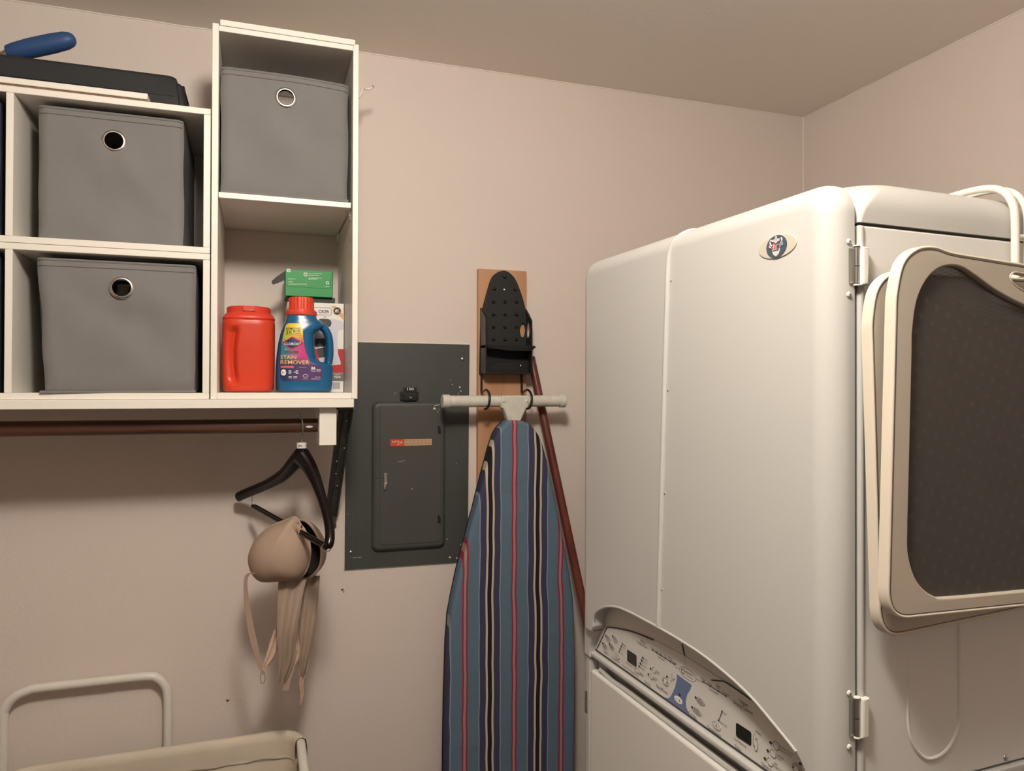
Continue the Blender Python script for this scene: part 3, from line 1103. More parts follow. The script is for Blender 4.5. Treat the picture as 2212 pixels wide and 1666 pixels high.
st_ = part('steamer_picture', g, mat('lavender_ink', (0.62, 0.60, 0.68), 0.4), sb, 'printed picture of a white garment steamer')
g = Geo()
g.flat(F, cat2([Q(600, 730), Q(680, 722), Q(735, 735), Q(752, 775), Q(730, 818), Q(660, 830), Q(590, 810)], 4, True), 0.0009)
g.flat(F, [Q(560, 960), Q(690, 955), Q(690, 1050), Q(560, 1060)], 0.0009)
g.flat(F, [Q(580, 1080), Q(700, 1060), Q(700, 1180), Q(600, 1190)], 0.0009)
part('dark_print', g, mat('charcoal_ink', (0.05, 0.05, 0.055), 0.5), st_)

gb = thing('green_carton', 'small green carton with a torn dark flap lying on the steamer box', 'box', (0.10, 1.74, 1.797))
F = wallF(1.690)
part('carton', Geo().box((0.0525, 1.690, 1.8105), (0.1535, 1.80, 1.8690), 0.0007, 1), M_green, gb)
part('lower_tray', Geo().box((0.059, 1.700, 1.7973), (0.1600, 1.798, 1.8105), 0.0005, 1), M_greend, gb)
g = Geo()
P = [(0.0530, 1.8660), (0.0500, 1.8640), (0.0330, 1.8510), (0.0240, 1.8420), (0.0235, 1.8365), (0.0275, 1.8340), (0.0330, 1.8365), (0.0370, 1.8375), (0.0400, 1.8400), (0.0440, 1.8410), (0.0480, 1.8440), (0.0530, 1.8450)]
g.slab(wallF(1.694), P, (), -0.0008, 0.0)
part('torn_flap', g, M_greend, gb, 'torn dark cardboard flap')
g = Geo()
g.slab(Frame((0.1537, 0, 0), (0, 1, 0), (0, 0, 1), (1, 0, 0)), [(1.692, 1.868), (1.798, 1.868), (1.798, 1.80), (1.70, 1.798)], (), 0, 0.001)
part('end_flap', g, mat('green_card_dark', (0.012, 0.10, 0.035), 0.5), gb)
Q = lambda cx, cy: (at(580 + .18 * cx, 560 + .18 * cy, 1.69).x, at(580 + .18 * cx, 560 + .18 * cy, 1.69).z)
g = Geo()
g.flat(F, [Q(215, 120), Q(257, 123), Q(257, 162), Q(215, 160)], 0.0003)
g.ring(F, *Q(440, 188), 0.0047, 0.0006, 0.0004)
g.ring(F, *Q(440, 188), 0.0028, 0.0009, 0.0004)
for (x0_, x1_, y_) in ((475, 640, 180), (475, 605, 198), (475, 632, 232), (475, 582, 245), (232, 318, 242), (235, 285, 278), (235, 455, 305), (675, 730, 332)):
    x = x0_
    while x < x1_:
        w = random.uniform(8, 22)
        g.line(F, Q(x, y_), Q(min(x + w, x1_), y_), 0.0011, 0.0004)
        x += w + 5
for k in range(3):
    a = 2 * pi * k / 3 + pi / 2
    c0 = Q(702, 290)
    g.line(F, (c0[0] + 0.0035 * cos(a - .8), c0[1] + 0.0035 * sin(a - .8)), (c0[0] + 0.0035 * cos(a + .8), c0[1] + 0.0035 * sin(a + .8)), 0.0017, 0.0004)
part('white_print', g, M_inkwhite, gb)
g = Geo()
P = [Q(200, 150), Q(200, 300), Q(225, 330), Q(705, 362), Q(735, 345), Q(750, 180)]
g.rod2(F, P, 0.0003, 0.0001)
part('crease', g, mat('green_crease', (0.006, 0.12, 0.03), 0.6), gb)
g = Geo()
c0 = Q(237, 142)
g.ring(F, c0[0], c0[1], 0.0022, 0.0008, 0.0006, seg=12)
g.line(F, (c0[0] - .001, c0[1]), (c0[0] + .002, c0[1]), 0.0007, 0.0006)
part('green_mark', g, M_green, gb)

# ------------------------------------------------------------------ hanger
hg = thing('suit_hanger', 'black lacquered wooden suit hanger hanging on the closet rod', 'hanger', (0.08, 1.60, 1.30))
Lp = [(652, 985, 1.600), (635, 1003, 1.622), (612, 1028, 1.660), (580, 1047, 1.708), (545, 1062, 1.758), (522, 1072, 1.786), (514, 1077, 1.796)]
Rp = [(652, 985, 1.600), (668, 1008, 1.583), (684, 1042, 1.555), (699, 1085, 1.522), (711, 1128, 1.490), (714, 1162, 1.468), (709, 1185, 1.458)]
g = Geo()
pl = catmull([at(*p) for p in Lp], 5)
pr = catmull([at(*p) for p in Rp], 5)
hd = (pr[-1] - pl[-1])
hn = Vector((hd.y, -hd.x, 0)).normalized()
rl = [0.0200 - 0.0085 * min(1, i / 16) for i in range(len(pl))]
rl[-1], rl[-2] = 0.006, 0.0095
g.tube(pl, rl, 16, squash=(hn, 0.75))
rr_ = [0.0195 - 0.0095 * min(1, i / 14) for i in range(len(pr))]
rr_[-1], rr_[-2] = 0.006, 0.009
g.tube(pr, rr_, 16, squash=(hn, 0.95))
g.lathe([(0.015, -0.012), (0.0125, 0.006), (0.010, 0.012)], at(652, 985, 1.60) + Vector((0, 0, 0.004)), (0, 0, 1), 18)
sf = part('shoulder_frame', g, M_blackg, hg)
remesh(sf, 0.0017, 5)
top = at(652, 968, 1.60)
g = Geo()
hkp = [(0.0834, 1.60, 1.482), (0.0838, 1.598, 1.500), (0.0850, 1.590, 1.512), (0.0850, 1.583, 1.524), (0.0838, 1.5815, 1.538), (0.0815, 1.587, 1.549), (0.0785, 1.600, 1.5535), (0.076, 1.612, 1.549), (0.075, 1.618, 1.541)]
g.tube(catmull(hkp, 5), 0.0016, 8)
part('hook', g, M_steel, hg)
rg = part('size_ring', Geo().lathe([(0.0085, 0), (0.0102, 0.0003), (0.0102, 0.0115), (0.0085, 0.012)], (0.0836, 1.60, 1.4815), (0, 0, 1), 24), M_whitepl, hg, 'white plastic size ring')


class CylF:
    def p(s, a, b, d=0.0):
        t = a / 0.0103 - pi / 2
        return Vector((0.0836 + (0.0104 + d) * cos(t), 1.60 + (0.0104 + d) * sin(t), b))


g = Geo()
fit(g, CylF(), '44L', -0.0075, 0.0025, 1.4850, 0.0, 0.012)
fit(g, CylF(), '4', 0.0078, 0.0108, 1.4850, 0.0, 0.012)
part('lettering', g, M_ink, rg)
g = Geo().lathe([(0.0104, 0), (0.0104, 0.0015)], (0.0836, 1.60, 1.4816), (0, 0, 1), 24)
part('blue_band', g, mat('light_blue_ink', (0.35, 0.50, 0.60), 0.5), rg)
g = Geo()
a, b = at(548, 1095, 1.760), at(707, 1183, 1.460)
off = Vector((0.0, -0.0045, 0.005))
g.tube([a, b], 0.0052, 12)
g.tube([a + off + (b - a) * 0.04, b + off - (b - a) * 0.04], 0.0030, 10)
part('trouser_bar', g, M_blackg, hg)
g = Geo()
g.tube(catmull([at(545, 1064, 1.758), at(546, 1078, 1.760), at(545, 1090, 1.760), at(549, 1098, 1.760)], 4), 0.0011, 8)
g.tube([b + Vector((0.0085 * cos(t), -0.006 * cos(t) * 0.3, 0.0085 * sin(t))) for t in [2 * pi * i / 20 for i in range(20)]], 0.0011, 8, True)
g.tube([a + off + Vector((0, 0, .0028)), b + off + Vector((0, 0, .0028))], 0.0007, 6)
part('wire', g, M_chrome, hg)

# ------------------------------------------------------------------ bra
br = thing('bra', 'nude moulded-cup bra draped over the bar of the black hanger', 'bra', (0.06, 1.58, 1.14))
px_ = 0.00097


def cup(ctr, bulge, out, depth, side):
    b = Vector(bulge).normalized()
    h = Vector((-b.y, b.x, 0)) * side
    pts = cat2(out, 6, True)
    n = len(pts)
    K = 12
    go, gi = Geo(), Geo()
    for G, sc in ((go, 1.0), (gi, 0.94)):
        for k in range(K + 1):
            s = k / K * 0.999
            rr = cos(s * pi / 2) ** 0.92
            dd = depth * sin(s * pi / 2) * sc
            for (x, z) in pts:
                q = (x * rr * sc, z * rr * sc)
                low = max(0, -z) / 0.06
                G.v.append(Vector(ctr) + h * q[0] + Vector((0, 0, q[1] - 0.004 * sin(s * pi / 2))) + b * dd)
        for k in range(K):
            for j in range(n):
                G.f.append((k * n + j, k * n + (j + 1) % n, (k + 1) * n + (j + 1) % n, (k + 1) * n + j))
        G.f.append(tuple(range(K * n, K * n + n)))
    rim = [go.v[j].copy() for j in range(n)]
    return go, gi, rim


oA = [(31, 74), (41, 60), (53, 40), (60, 10), (57, -25), (42, -52), (4, -60), (-30, -62), (-50, -44), (-58, -10), (-46, 26), (-18, 53), (14, 68)]
oA = [(x * px_, y * px_) for x, y in oA]
go, gi, rim = cup((0.0405, 1.600, 1.268), (-0.42, -0.9, 0), [(x * 1.12, y) for x, y in oA], 0.055, 1)
cA = part('cup', go, M_nude, br, 'smooth nude moulded cup facing the camera', smooth=80)
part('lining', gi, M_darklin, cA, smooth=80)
part('edge_binding', Geo().tube(rim, 0.0026, 8, True), M_nude, cA)
oB = [(-10, 66), (12, 52), (30, 20), (33, -15), (24, -42), (0, -62), (-28, -55), (-45, -20), (-42, 25), (-28, 55)]
go, gi, rim = cup((0.0965, 1.625, 1.262), (0.60, 0.8, 0), [(x * px_ * 1.12, y * px_) for x, y in oB], 0.050, -1)
cB = part('cup', go, M_nude, br, 'second nude cup opening with dark lining', smooth=80)
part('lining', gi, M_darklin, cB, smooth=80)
part('edge_binding', Geo().tube(rim, 0.0030, 8, True), M_nude, cB)
g = Geo()
g.ribbon(catmull([at(642, 1170, 1.570), at(638, 1150, 1.562), at(638, 1133, 1.566), at(644, 1133, 1.588), at(650, 1165, 1.60)], 4), 0.011, Vector((0.8, -0.6, 0.1)), 0.002)
g.ribbon(catmull([at(656, 1185, 1.566), at(651, 1160, 1.552), at(647, 1139, 1.553), at(650, 1136, 1.576), at(656, 1165, 1.60)], 4), 0.010, Vector((0.8, -0.6, -0.2)), 0.002)
part('gore', g, M_nude, br)


def strap(name, pts, ws, m, amp=0.0, wd=(1, 0, 0), th=0.0012):
    P = [at(x, y, yy) for x, y, yy in pts]
    Pc = catmull(P, 6)
    n = len(Pc)
    W = [ws[min(len(ws) - 1, int(i / (n - 1) * (len(ws) - 1)))] + (ws[min(len(ws) - 1, int(i / (n - 1) * (len(ws) - 1)) + 1)] - ws[min(len(ws) - 1, int(i / (n - 1) * (len(ws) - 1)))]) * ((i / (n - 1) * (len(ws) - 1)) % 1) for i in range(n)]
    g = Geo()
    if amp == 0:
        g.ribbon(Pc, [w * px_ for w in W], Vector(wd), th)
    else:
        M = 10
        for lay in (0, 1):
            for i in range(n):
                for j in range(M + 1):
                    u = j / M - 0.5
                    g.v.append(Pc[i] + Vector(wd).normalized() * (u * W[i] * px_) + Vector((0, amp * sin(u * 11 + i * 0.13) + 0.001 * lay + amp * 0.5 * sin(i * .3), 0)))
        T = n * (M + 1)
        for lay in (0, 1):
            for i in range(n - 1):
                for j in range(M):
                    a = lay * T + i * (M + 1) + j
                    g.f.append((a, a + 1, a + M + 2, a + M + 1))
    return part(name, g, m, br, smooth=70)


strap('side_wing', [(634, 1254, 1.592), (630, 1285, 1.585), (626, 1330, 1.58), (622, 1380, 1.58), (622, 1430, 1.585), (612, 1475, 1.59)], [58, 52, 46, 40, 32, 14], M_nude2, 0.004)
strap('side_wing', [(672, 1245, 1.64), (670, 1290, 1.635), (666, 1350, 1.63), (662, 1400, 1.63), (658, 1440, 1.63), (656, 1465, 1.63)], [42, 40, 36, 30, 22, 10], M_nude2, 0.0035)
strap('shoulder_strap', [(552, 1240, 1.575), (540, 1240, 1.572), (533, 1256, 1.574), (535, 1300, 1.58), (543, 1350, 1.585), (553, 1395, 1.588), (564, 1435, 1.59), (572, 1458, 1.59)], [6, 8, 7, 10, 13, 13, 9, 5], M_nude, 0, (1, 0.2, 0))
strap('shoulder_strap', [(640, 1405, 1.60), (634, 1440, 1.60), (624, 1470, 1.598), (621, 1491, 1.598)], [9, 13, 13, 13], M_nude, 0, (1, 0.1, 0))
strap('band_end', [(600, 1360, 1.595), (596, 1385, 1.595), (588, 1415, 1.595), (576, 1440, 1.595)], [8, 18, 20, 12], mat('nude_lace', (0.56, 0.40, 0.30), 0.8, bump=0.8, bscale=300), 0.002)
strap('band_end', [(640, 1370, 1.602), (641, 1400, 1.602), (638, 1425, 1.602), (630, 1445, 1.602)], [8, 18, 20, 10], MATS['nude_lace'], 0.002)
strap('band_end', [(656, 1462, 1.63), (654, 1480, 1.628), (656, 1497, 1.63), (653, 1522, 1.63)], [10, 9, 9, 5], MATS['nude_lace'], 0.0015)
g = Geo()
c0 = at(571, 1463, 1.59)
g.tube([c0 + Vector((0.0045 * cos(t), 0, 0.013 * sin(t))) for t in [2 * pi * i / 16 for i in range(16)]], 0.0011, 6, True)
part('slider', g, M_nude, br)

# ------------------------------------------------------------------ electrical panel
ep = thing('electrical_panel', 'dark grey steel electrical breaker panel set in the back wall', 'electrical panel', (0.355, 1.838, 1.162))
F = wallF(YB)
part('cover_plate', Geo().slab(F, [(0.198, 1.163), (0.5095, 1.1605), (0.5128, 1.7205), (0.2005, 1.7205)], (), 0.0, 0.006, 0.0015, 2), M_panel, ep)
g = Geo()
P = []
out = [(0.198, 1.163), (0.5095, 1.1605), (0.5128, 1.7205), (0.2005, 1.7205)]
for i in range(4):
    a, b = Vector(out[i]), Vector(out[(i + 1) % 4])
    m = int((b - a).length / 0.006)
    for k in range(m):
        q = a + (b - a) * k / m
        P.append(F.p(q.x + 0.0015 * noise.noise((q.x * 90, q.y * 90, 1)), q.y + 0.0018 * noise.noise((q.x * 90, q.y * 90, 7)), 0.001))
g.tube(P, 0.0024, 6, True)
part('caulk_edge', g, M_caulk, ep, 'ragged whitish paint edge around the panel')
fr = part('door_frame', Geo().slab(F, rrect(0.2629, 1.2040, 0.4476, 1.5740, 0.016), (), 0.004, 0.019, 0.011, 5), M_panel, ep)
part('gap', Geo().slab(F, rrect(0.2800, 1.2190, 0.4345, 1.5632, 0.010), [rrect(0.2812, 1.2202, 0.4333, 1.5620, 0.009)], 0.0185, 0.0192), M_gap, fr)
dr = part('door', Geo().slab(F, rrect(0.2812, 1.2202, 0.4333, 1.5620, 0.009), (), 0.015, 0.0205, 0.0008, 2), M_panel2, ep)
for z in (1.5029, 1.2772):
    g = Geo().box((0.4265, 1.8170, z - 0.009), (0.4315, 1.8200, z + 0.009), 0.001)
    g.tube([(0.4275, 1.8165, z + 0.010), (0.4275, 1.8165, z - 0.006), (0.4295, 1.8165, z - 0.009), (0.4325, 1.8165, z - 0.007), (0.4325, 1.8165, z + 0.002)], 0.0009, 6)
    part('hinge', g, M_blackm, dr)
g = Geo().slab(F, rrect(0.2905, 1.3715, 0.2985, 1.3975, 0.001), (), 0.020, 0.0235, 0.001)
g.slab(F, [(0.2890, 1.3715), (0.2985, 1.3755), (0.2945, 1.3595), (0.2905, 1.3565)], (), 0.020, 0.026, 0.001)
part('latch', g, M_steel, dr, 'small metal door latch')
g = Geo()
for x in (0.2750, 0.2845):
    g.dome(F, x, 1.3875, 0.0028, 0.002, 0.0195)
part('rivet', g, M_panel2, dr)
part('nameplate', Geo().slab(F, rrect(0.3405, 1.4640, 0.4104, 1.4803, 0.0012), (), 0.0205, 0.0213), mat('tan_plate', (0.52, 0.33, 0.20), 0.5), dr, 'red and tan printed nameplate')
np_ = part('nameplate', Geo().slab(F, rrect(0.3060, 1.4638, 0.3410, 1.4803, 0.0012), (), 0.0205, 0.0214), mat('red_plate', (0.55, 0.075, 0.03), 0.5), dr)
g = Geo()
fit(g, F, 'F P', 0.3105, 0.3190, 1.4715, 0.0216, 0.01, 0.0085)
fit(g, F, 'e', 0.3315, 0.3355, 1.4705, 0.0216, 0.01, 0.0095)
g.tube([F.p(a, b, 0.0215) for a, b in cat2([(0.3205, 1.4745), (0.324, 1.4765), (0.3275, 1.474), (0.3265, 1.469), (0.3225, 1.4675)], 4)], 0.0006, 6)
part('white_lettering', g, M_inkwhite, dr)
g = Geo()
fit(g, F, 'F E D E R A L', 0.3440, 0.4070, 1.4740, 0.0215, 0.0, 0.006)
fit(g, F, 'PACIFIC ELECTRIC', 0.3425, 0.4080, 1.4672, 0.0215, 0.0, 0.006)
part('brown_lettering', g, mat('brown_ink', (0.22, 0.13, 0.08), 0.6), dr)
mb = part('main_breaker', Geo().slab(F, [(0.3345, 1.578), (0.3365, 1.5785), (0.3365, 1.5735), (0.3735, 1.5735), (0.3735, 1.5785), (0.3785, 1.5785), (0.3785, 1.5985), (0.3735, 1.5985), (0.3735, 1.6095), (0.3385, 1.6095), (0.3385, 1.5985), (0.3320, 1.5985), (0.3320, 1.5785)], (), 0.004, 0.012, 0.001, 2), M_black, ep)
part('toggle', Geo().box((0.3395, YB - 0.022, 1.577), (0.3715, YB - 0.010, 1.5945), 0.0015), M_black, mb)
g = Geo()
fit(g, F, '150', 0.3490, 0.3660, 1.6025, 0.0125, 0.01, 0.0085)
fit(g, F, 'ON', 0.3530, 0.3590, 1.5830, 0.0225, 0.0, 0.0055)
part('white_lettering', g, M_inkwhite, mb)
for (x, z, r) in ((0.494, 1.6826, 0.0055), (0.494, 1.7016, 0.003), (0.494, 1.2044, 0.0045), (0.2125, 1.2055, 0.0045), (0.2130, 1.1905, 0.003)):
    part('screw', Geo().dome(F, x, z, r, r * 0.5, 0.006), M_steel if r > 0.0042 else M_panel2, ep)
g = Geo()
for x in (0.4865, 0.2235, 0.462):
    g.line(F, (x, 1.166), (x + 0.002, 1.718), 0.0010, 0.0062)
part('fold_line', g, M_gap, ep)
g = Geo()
fit(g, F, 'SQUARE', 0.2175, 0.2390, 1.1905, 0.0063, 0.0, 0.003)
for (x, z, r) in ((0.467, 1.617, 0.0018), (0.4615, 1.628, 0.0012), (0.487, 1.610, 0.0022), (0.4895, 1.600, 0.0016), (0.483, 1.594, 0.0014), (0.417, 1.556, 0.0032), (0.4255, 1.548, 0.0014), (0.430, 1.553, 0.0012), (0.3605, 1.3565, 0.0014), (0.455, 1.222, 0.0015), (0.462, 1.175, 0.003), (0.480, 1.172, 0.0025), (0.319, 1.594, 0.001), (0.3225, 1.596, 0.0009), (0.206, 1.30, 0.001), (0.479, 1.415, 0.0012)):
    d = 0.0212 if (0.281 < x < 0.433 and 1.22 < z < 1.562) else 0.0064
    g.flat(F, [(x + r * cos(a) * random.uniform(.6, 1.2), z + r * sin(a) * random.uniform(.6, 1.2)) for a in [2 * pi * i / 8 for i in range(8)]], d)
g.line(F, (0.416, 1.563), (0.430, 1.5655), 0.0012, 0.0205)
g.line(F, (0.325, 1.425), (0.342, 1.427), 0.0006, 0.0209)
part('paint_spot', g, M_caulk, ep, kind='stuff')

# ------------------------------------------------------------------ iron and ironing board holder
ih = thing('ironing_board_holder', 'wooden wall plank with a black plastic iron rest and hooks', 'holder', (0.598, 1.83, 1.25))
part('plank', Geo().box((0.5325, 1.8215, 1.27), (0.6645, YB - 0.0005, 1.9165), 0.0012), M_plank, ih)
F = wallF(1.8213)
arch = [(0.5340, 1.6440), (0.5360, 1.735), (0.5385, 1.795), (0.5500, 1.842), (0.5640, 1.888), (0.5785, 1.906), (0.5985, 1.9135), (0.6165, 1.907), (0.6325, 1.889), (0.6510, 1.844), (0.6610, 1.800), (0.6635, 1.735), (0.6630, 1.644)]
oo = [(0.5340, 1.6440)] + cat2(arch[1:-1], 5) + [(0.6630, 1.6440)]
ho = ell(0.6545, 1.7595, 0.0125, 0.0185, 20)
ho = [(min(x, 0.6572), y) for x, y in ho]
ir = part('iron_rest', Geo().slab(F, oo, [ell(0.6515, 1.7595, 0.0082, 0.0185, 20)], 0.0, 0.009, 0.002, 3), M_blackm, ih, 'black plastic iron rest plate')
C1 = lambda cx, cy: (at(920 + .2402 * cx, 560 + .2402 * cy, 1.812).x, at(920 + .2402 * cx, 560 + .2402 * cy, 1.812).z)
g0 = None
for (cx, cy) in [(708, 157), (613, 268), (803, 272)] + [(x, y) for y in (383, 497, 610, 722) for x in (607, 710, 813)]:
    a, b = C1(cx, cy)
    part('bump', Geo().dome(F, a, b, 0.0045, 0.0055, 0.0088), M_black, ir)
part('screw', Geo().dome(F, *C1(705, 273), 0.0035, 0.0018, 0.009), M_steel, ir)
# side walls, ledge and pocket
FLx = lambda x: Frame((x, 0, 0), (0, -1, 0), (0, 0, 1), (-1, 0, 0))
part('side_wall', Geo().slab(FLx(0.5365), [(-1.8213, 1.644), (-1.8213, 1.815), (-1.800, 1.803), (-1.772, 1.785), (-1.770, 1.646)], (), -0.0035, 0.0), M_black, ir)
part('side_wall', Geo().slab(FLx(0.6595), [(-1.8213, 1.648), (-1.8213, 1.818), (-1.798, 1.802), (-1.774, 1.782), (-1.772, 1.646)], [ell(-1.800, 1.759, 0.014, 0.021, 18)], -0.0035, 0.0), M_black, ir)
g = Geo()
led = [(-0.0, 0.0)]
pts = [(0.5365, 1.8213), (0.5365, 1.772), (0.545, 1.764), (0.598, 1.770), (0.655, 1.762), (0.6680, 1.764), (0.668, 1.790), (0.6595, 1.8213)]
g.slab(Frame((0, 0, 1.7165), (1, 0, 0), (0, 1, 0), (0, 0, 1)), pts, (), -0.006, 0.0)
g.slab(wallF(1.766), cat2([(0.538, 1.7165), (0.545, 1.708), (0.56, 1.7075), (0.60, 1.7035), (0.64, 1.7035), (0.66, 1.705), (0.668, 1.7165)], 4), (), -0.004, 0.0)
part('ledge', g, M_black, ir)
part('pocket_plate', Geo().box((0.5365, 1.790, 1.6445), (0.6595, 1.796, 1.6785), 0.001), M_black, ir)
part('pocket_floor', Geo().box((0.5365, 1.772, 1.6440), (0.6595, 1.8213, 1.6475), 0.001), M_black, ir)
g = Geo()
fit(g, wallF(1.790), 'UNPLUG IRON', 0.569, 0.617, 1.6665, 0.0004, 0.0, 0.008)
fit(g, wallF(1.790), 'BEFORE STORING', 0.558, 0.628, 1.6575, 0.0004, 0.0, 0.007)
part('embossed_lettering', g, mat('grey_emboss', (0.035, 0.035, 0.036), 0.5), ir)
for x in (0.541, 0.6375):
    part('screw', Geo().dome(wallF(1.790), x, 1.6660, 0.003, 0.0015), M_steel, ir)
for x, xh in ((0.5405, 0.5375), (0.6505, 0.6480)):
    yb_ = 1.752
    g = Geo()
    P = [(x, 1.8190, 1.66), (x, 1.8190, 1.605), (x, 1.8175, 1.597), (xh + 0.002, 1.795, 1.6005), (xh, 1.770, 1.6035), (xh, 1.752, 1.6000), (xh - 0.001, 1.7345, 1.588), (xh - 0.003, 1.7325, 1.570), (xh - 0.006, 1.738, 1.559), (xh - 0.010, 1.747, 1.556)]
    g.tube(catmull(P, 5), 0.0030, 10)
    part('hook', g, M_black, ih)

# ------------------------------------------------------------------ ironing board
ib = thing('ironing_board', 'ironing board with blue striped cover hanging below the wooden plank', 'ironing board', (0.598, 1.75, 0.17))
ol = [(0.5910, 1.5290), (0.5760, 1.5210), (0.5570, 1.4990), (0.5430, 1.4630), (0.5170, 1.3700), (0.4820, 1.2400), (0.4520, 1.1250), (0.4370, 1.0300), (0.4310, 0.8650), (0.4290, 0.6700), (0.4300, 0.45), (0.435, 0.24), (0.450, 0.195), (0.50, 0.180),
      (0.598, 0.178), (0.70, 0.180), (0.745, 0.195), (0.762, 0.24), (0.7640, 0.45), (0.7640, 0.6300), (0.7655, 0.8800), (0.7620, 1.0450), (0.7490, 1.1400), (0.7265, 1.2500), (0.7010, 1.3700), (0.6760, 1.4640), (0.6560, 1.5020), (0.6290, 1.5240)]
ol = [(x - 0.0015 if x < 0.6 else x + 0.0005, z) for x, z in ol]
ms = bpy.data.materials.new('striped_cotton')
ms.use_nodes = True
nt = ms.node_tree
b_ = nt.nodes['Principled BSDF']
b_.inputs['Roughness'].default_value = 0.85
tcn = nt.nodes.new('ShaderNodeTexCoord')
sx_ = nt.nodes.new('ShaderNodeSeparateXYZ')
nt.links.new(tcn.outputs['Object'], sx_.inputs[0])
nz = nt.nodes.new('ShaderNodeTexNoise')
nz.inputs['Scale'].default_value = 1.0
nz.inputs['Detail'].default_value = 1.0
mp = nt.nodes.new('ShaderNodeMapping')
mp.inputs['Scale'].default_value = (3.0, 0.0, 9.0)
nt.links.new(tcn.outputs['Object'], mp.inputs['Vector'])
nt.links.new(mp.outputs['Vector'], nz.inputs['Vector'])


def mth(op, a, b=None, c=None):
    n = nt.nodes.new('ShaderNodeMath')
    n.operation = op
    for i, v in enumerate((a, b, c)):
        if v is None:
            continue
        if isinstance(v, (int, float)):
            n.inputs[i].default_value = v
        else:
            nt.links.new(v, n.inputs[i])
    return n.outputs[0]


wob = mth('MULTIPLY', mth('SUBTRACT', nz.outputs['Fac'], 0.5), 0.011)
xs_ = mth('ADD', mth('SUBTRACT', sx_.outputs['X'], 0.0010), wob)
pp = mth('DIVIDE', mth('PINGPONG', xs_, 0.0627), 0.0627)
r = nt.nodes.new('ShaderNodeValToRGB')
r.color_ramp.interpolation = 'CONSTANT'
stops = [(0, (.34, .21, .20)), (.045, (.27, .022, .055)), (.113, (.10, .157, .222)), (.55, (.24, .28, .34)), (.59, (.040, .042, .095)), (.835, (.55, .46, .37)), (.915, (.006, .005, .008))]
while len(r.color_ramp.elements) < len(stops):
    r.color_ramp.elements.new(0.5)
for e_, (p, c) in zip(r.color_ramp.elements, stops):
    e_.position, e_.color = p, (*c, 1)
nt.links.new(pp, r.inputs[0])
nt.links.new(r.outputs[0], b_.inputs['Base Color'])
n2 = nt.nodes.new('ShaderNodeTexNoise')
n2.inputs['Scale'].default_value = 26
mp2 = nt.nodes.new('ShaderNodeMapping')
mp2.inputs['Scale'].default_value = (0.7, 1, 1)
nt.links.new(tcn.outputs['Object'], mp2.inputs['Vector'])
nt.links.new(mp2.outputs['Vector'], n2.inputs['Vector'])
bp = nt.nodes.new('ShaderNodeBump')
bp.inputs['Strength'].default_value = 0.35
bp.inputs['Distance'].default_value = 0.01
nt.links.new(n2.outputs['Fac'], bp.inputs['Height'])
nt.links.new(bp.outputs['Normal'], b_.inputs['Normal'])
outl = cat2(ol, 4, True)
cv = part('cover', Geo().slab(wallF(1.766), outl, (), 0.0, 0.040, 0.011, 5), ms, ib, 'blue cotton cover with red, cream, black and navy stripes')
g = Geo()
lo_ = ccw(outl, True)
nn_ = loop_normals(lo_)
P = []
for i, q in enumerate(lo_):
    w = 0.0005 + 0.0012 * noise.noise((q[0] * 60, q[1] * 60, 2))
    P.append(Vector((q[0] - nn_[i][0] * w, 1.762 + 0.003 * noise.noise((q[1] * 50, q[0] * 50, 5)), q[1] - nn_[i][1] * w)))
g.tube(P, 0.0018, 6, True)
part('edge_binding', g, M_blackm, ib)
g = Geo()
g.tube([(0.421, 1.752, 1.5752), (0.7445, 1.752, 1.5756)], 0.0145, 24)
tb = part('foot_bar', g, M_tpipe, ib, 'putty coloured metal cross bar')
for x0_, x1_ in ((0.4205, 0.4395), (0.7290, 0.7450)):
    part('end_cap', Geo().lathe([(0.0155, 0), (0.0168, 0.0015), (0.0168, x1_ - x0_ - 0.0015), (0.0155, x1_ - x0_)], (x0_, 1.752, 1.5754), (1, 0, 0), 24), M_tpipe, tb)
g = Geo()
F = wallF(1.752)
g.slab(F, [(0.568, 1.5900), (0.640, 1.5900), (0.640, 1.5600), (0.634, 1.5570), (0.616, 1.5200), (0.587, 1.5200), (0.573, 1.5570), (0.567, 1.5600)], (), -0.004, 0.0175, 0.005, 3)
bc = part('leg_bracket', g, M_tpipe, tb)
for x in (0.5735, 0.6335):
    part('rivet', Geo().dome(F, x, 1.5755, 0.0042, 0.002, 0.0172), M_tpipe, bc)
g = Geo()
g.tube([(0.602, 1.765, 1.53), (0.602, 1.790, 1.30), (0.602, 1.792, 0.60)], 0.012, 14)
part('leg', g, M_tpipe, ib)

# ------------------------------------------------------------------ broom handle
a = at(1147, 772, 1.826)
b = at(1262, 1310, 1.70)
d = (b - a)
e = a + d * ((0.02 - a.z) / d.z)
single('wooden_pole', Geo().tube([a, a + (e - a) * 0.5, e], 0.0105, 18), M_pole, 'reddish brown wooden pole leaning on the wall beside the ironing board', 'pole', tuple(e))

# ------------------------------------------------------------------ drying cabinet with tumble dryer
W = 0.644
ZT, ZC = 1.856, 1.866
dy = thing('drying_cabinet', 'tall white laundry drying cabinet stacked over a tumble dryer by the right wall', 'dryer', (0, 0, 0), frame='dryer')
FD = Frame((0, 0, 0), (0, -1, 0), (0, 0, 1), (-1, 0, 0))         # front: a = -ly, d towards the room
FS = Frame((0, 0, 0), (1, 0, 0), (0, 0, 1), (0, -1, 0))          # near side: a = depth, d towards the camera
f = lambda L: [(-y, z) for y, z in L]
part('side_panel', Geo().box((0.012, -0.0005, 1.1255), (0.74, 0.10, 1.8028), 0.0035, 3), M_white_brightened, dy)
part('far_side_panel', Geo().box((0.012, 0.10, 1.1255), (0.74, W, 1.8028), 0.0035, 3), M_white_brightened, dy)
part('seam', Geo().box((0.016, 0.0022, 1.8020), (0.735, W - 0.002, 1.8080)), M_gap, dy)
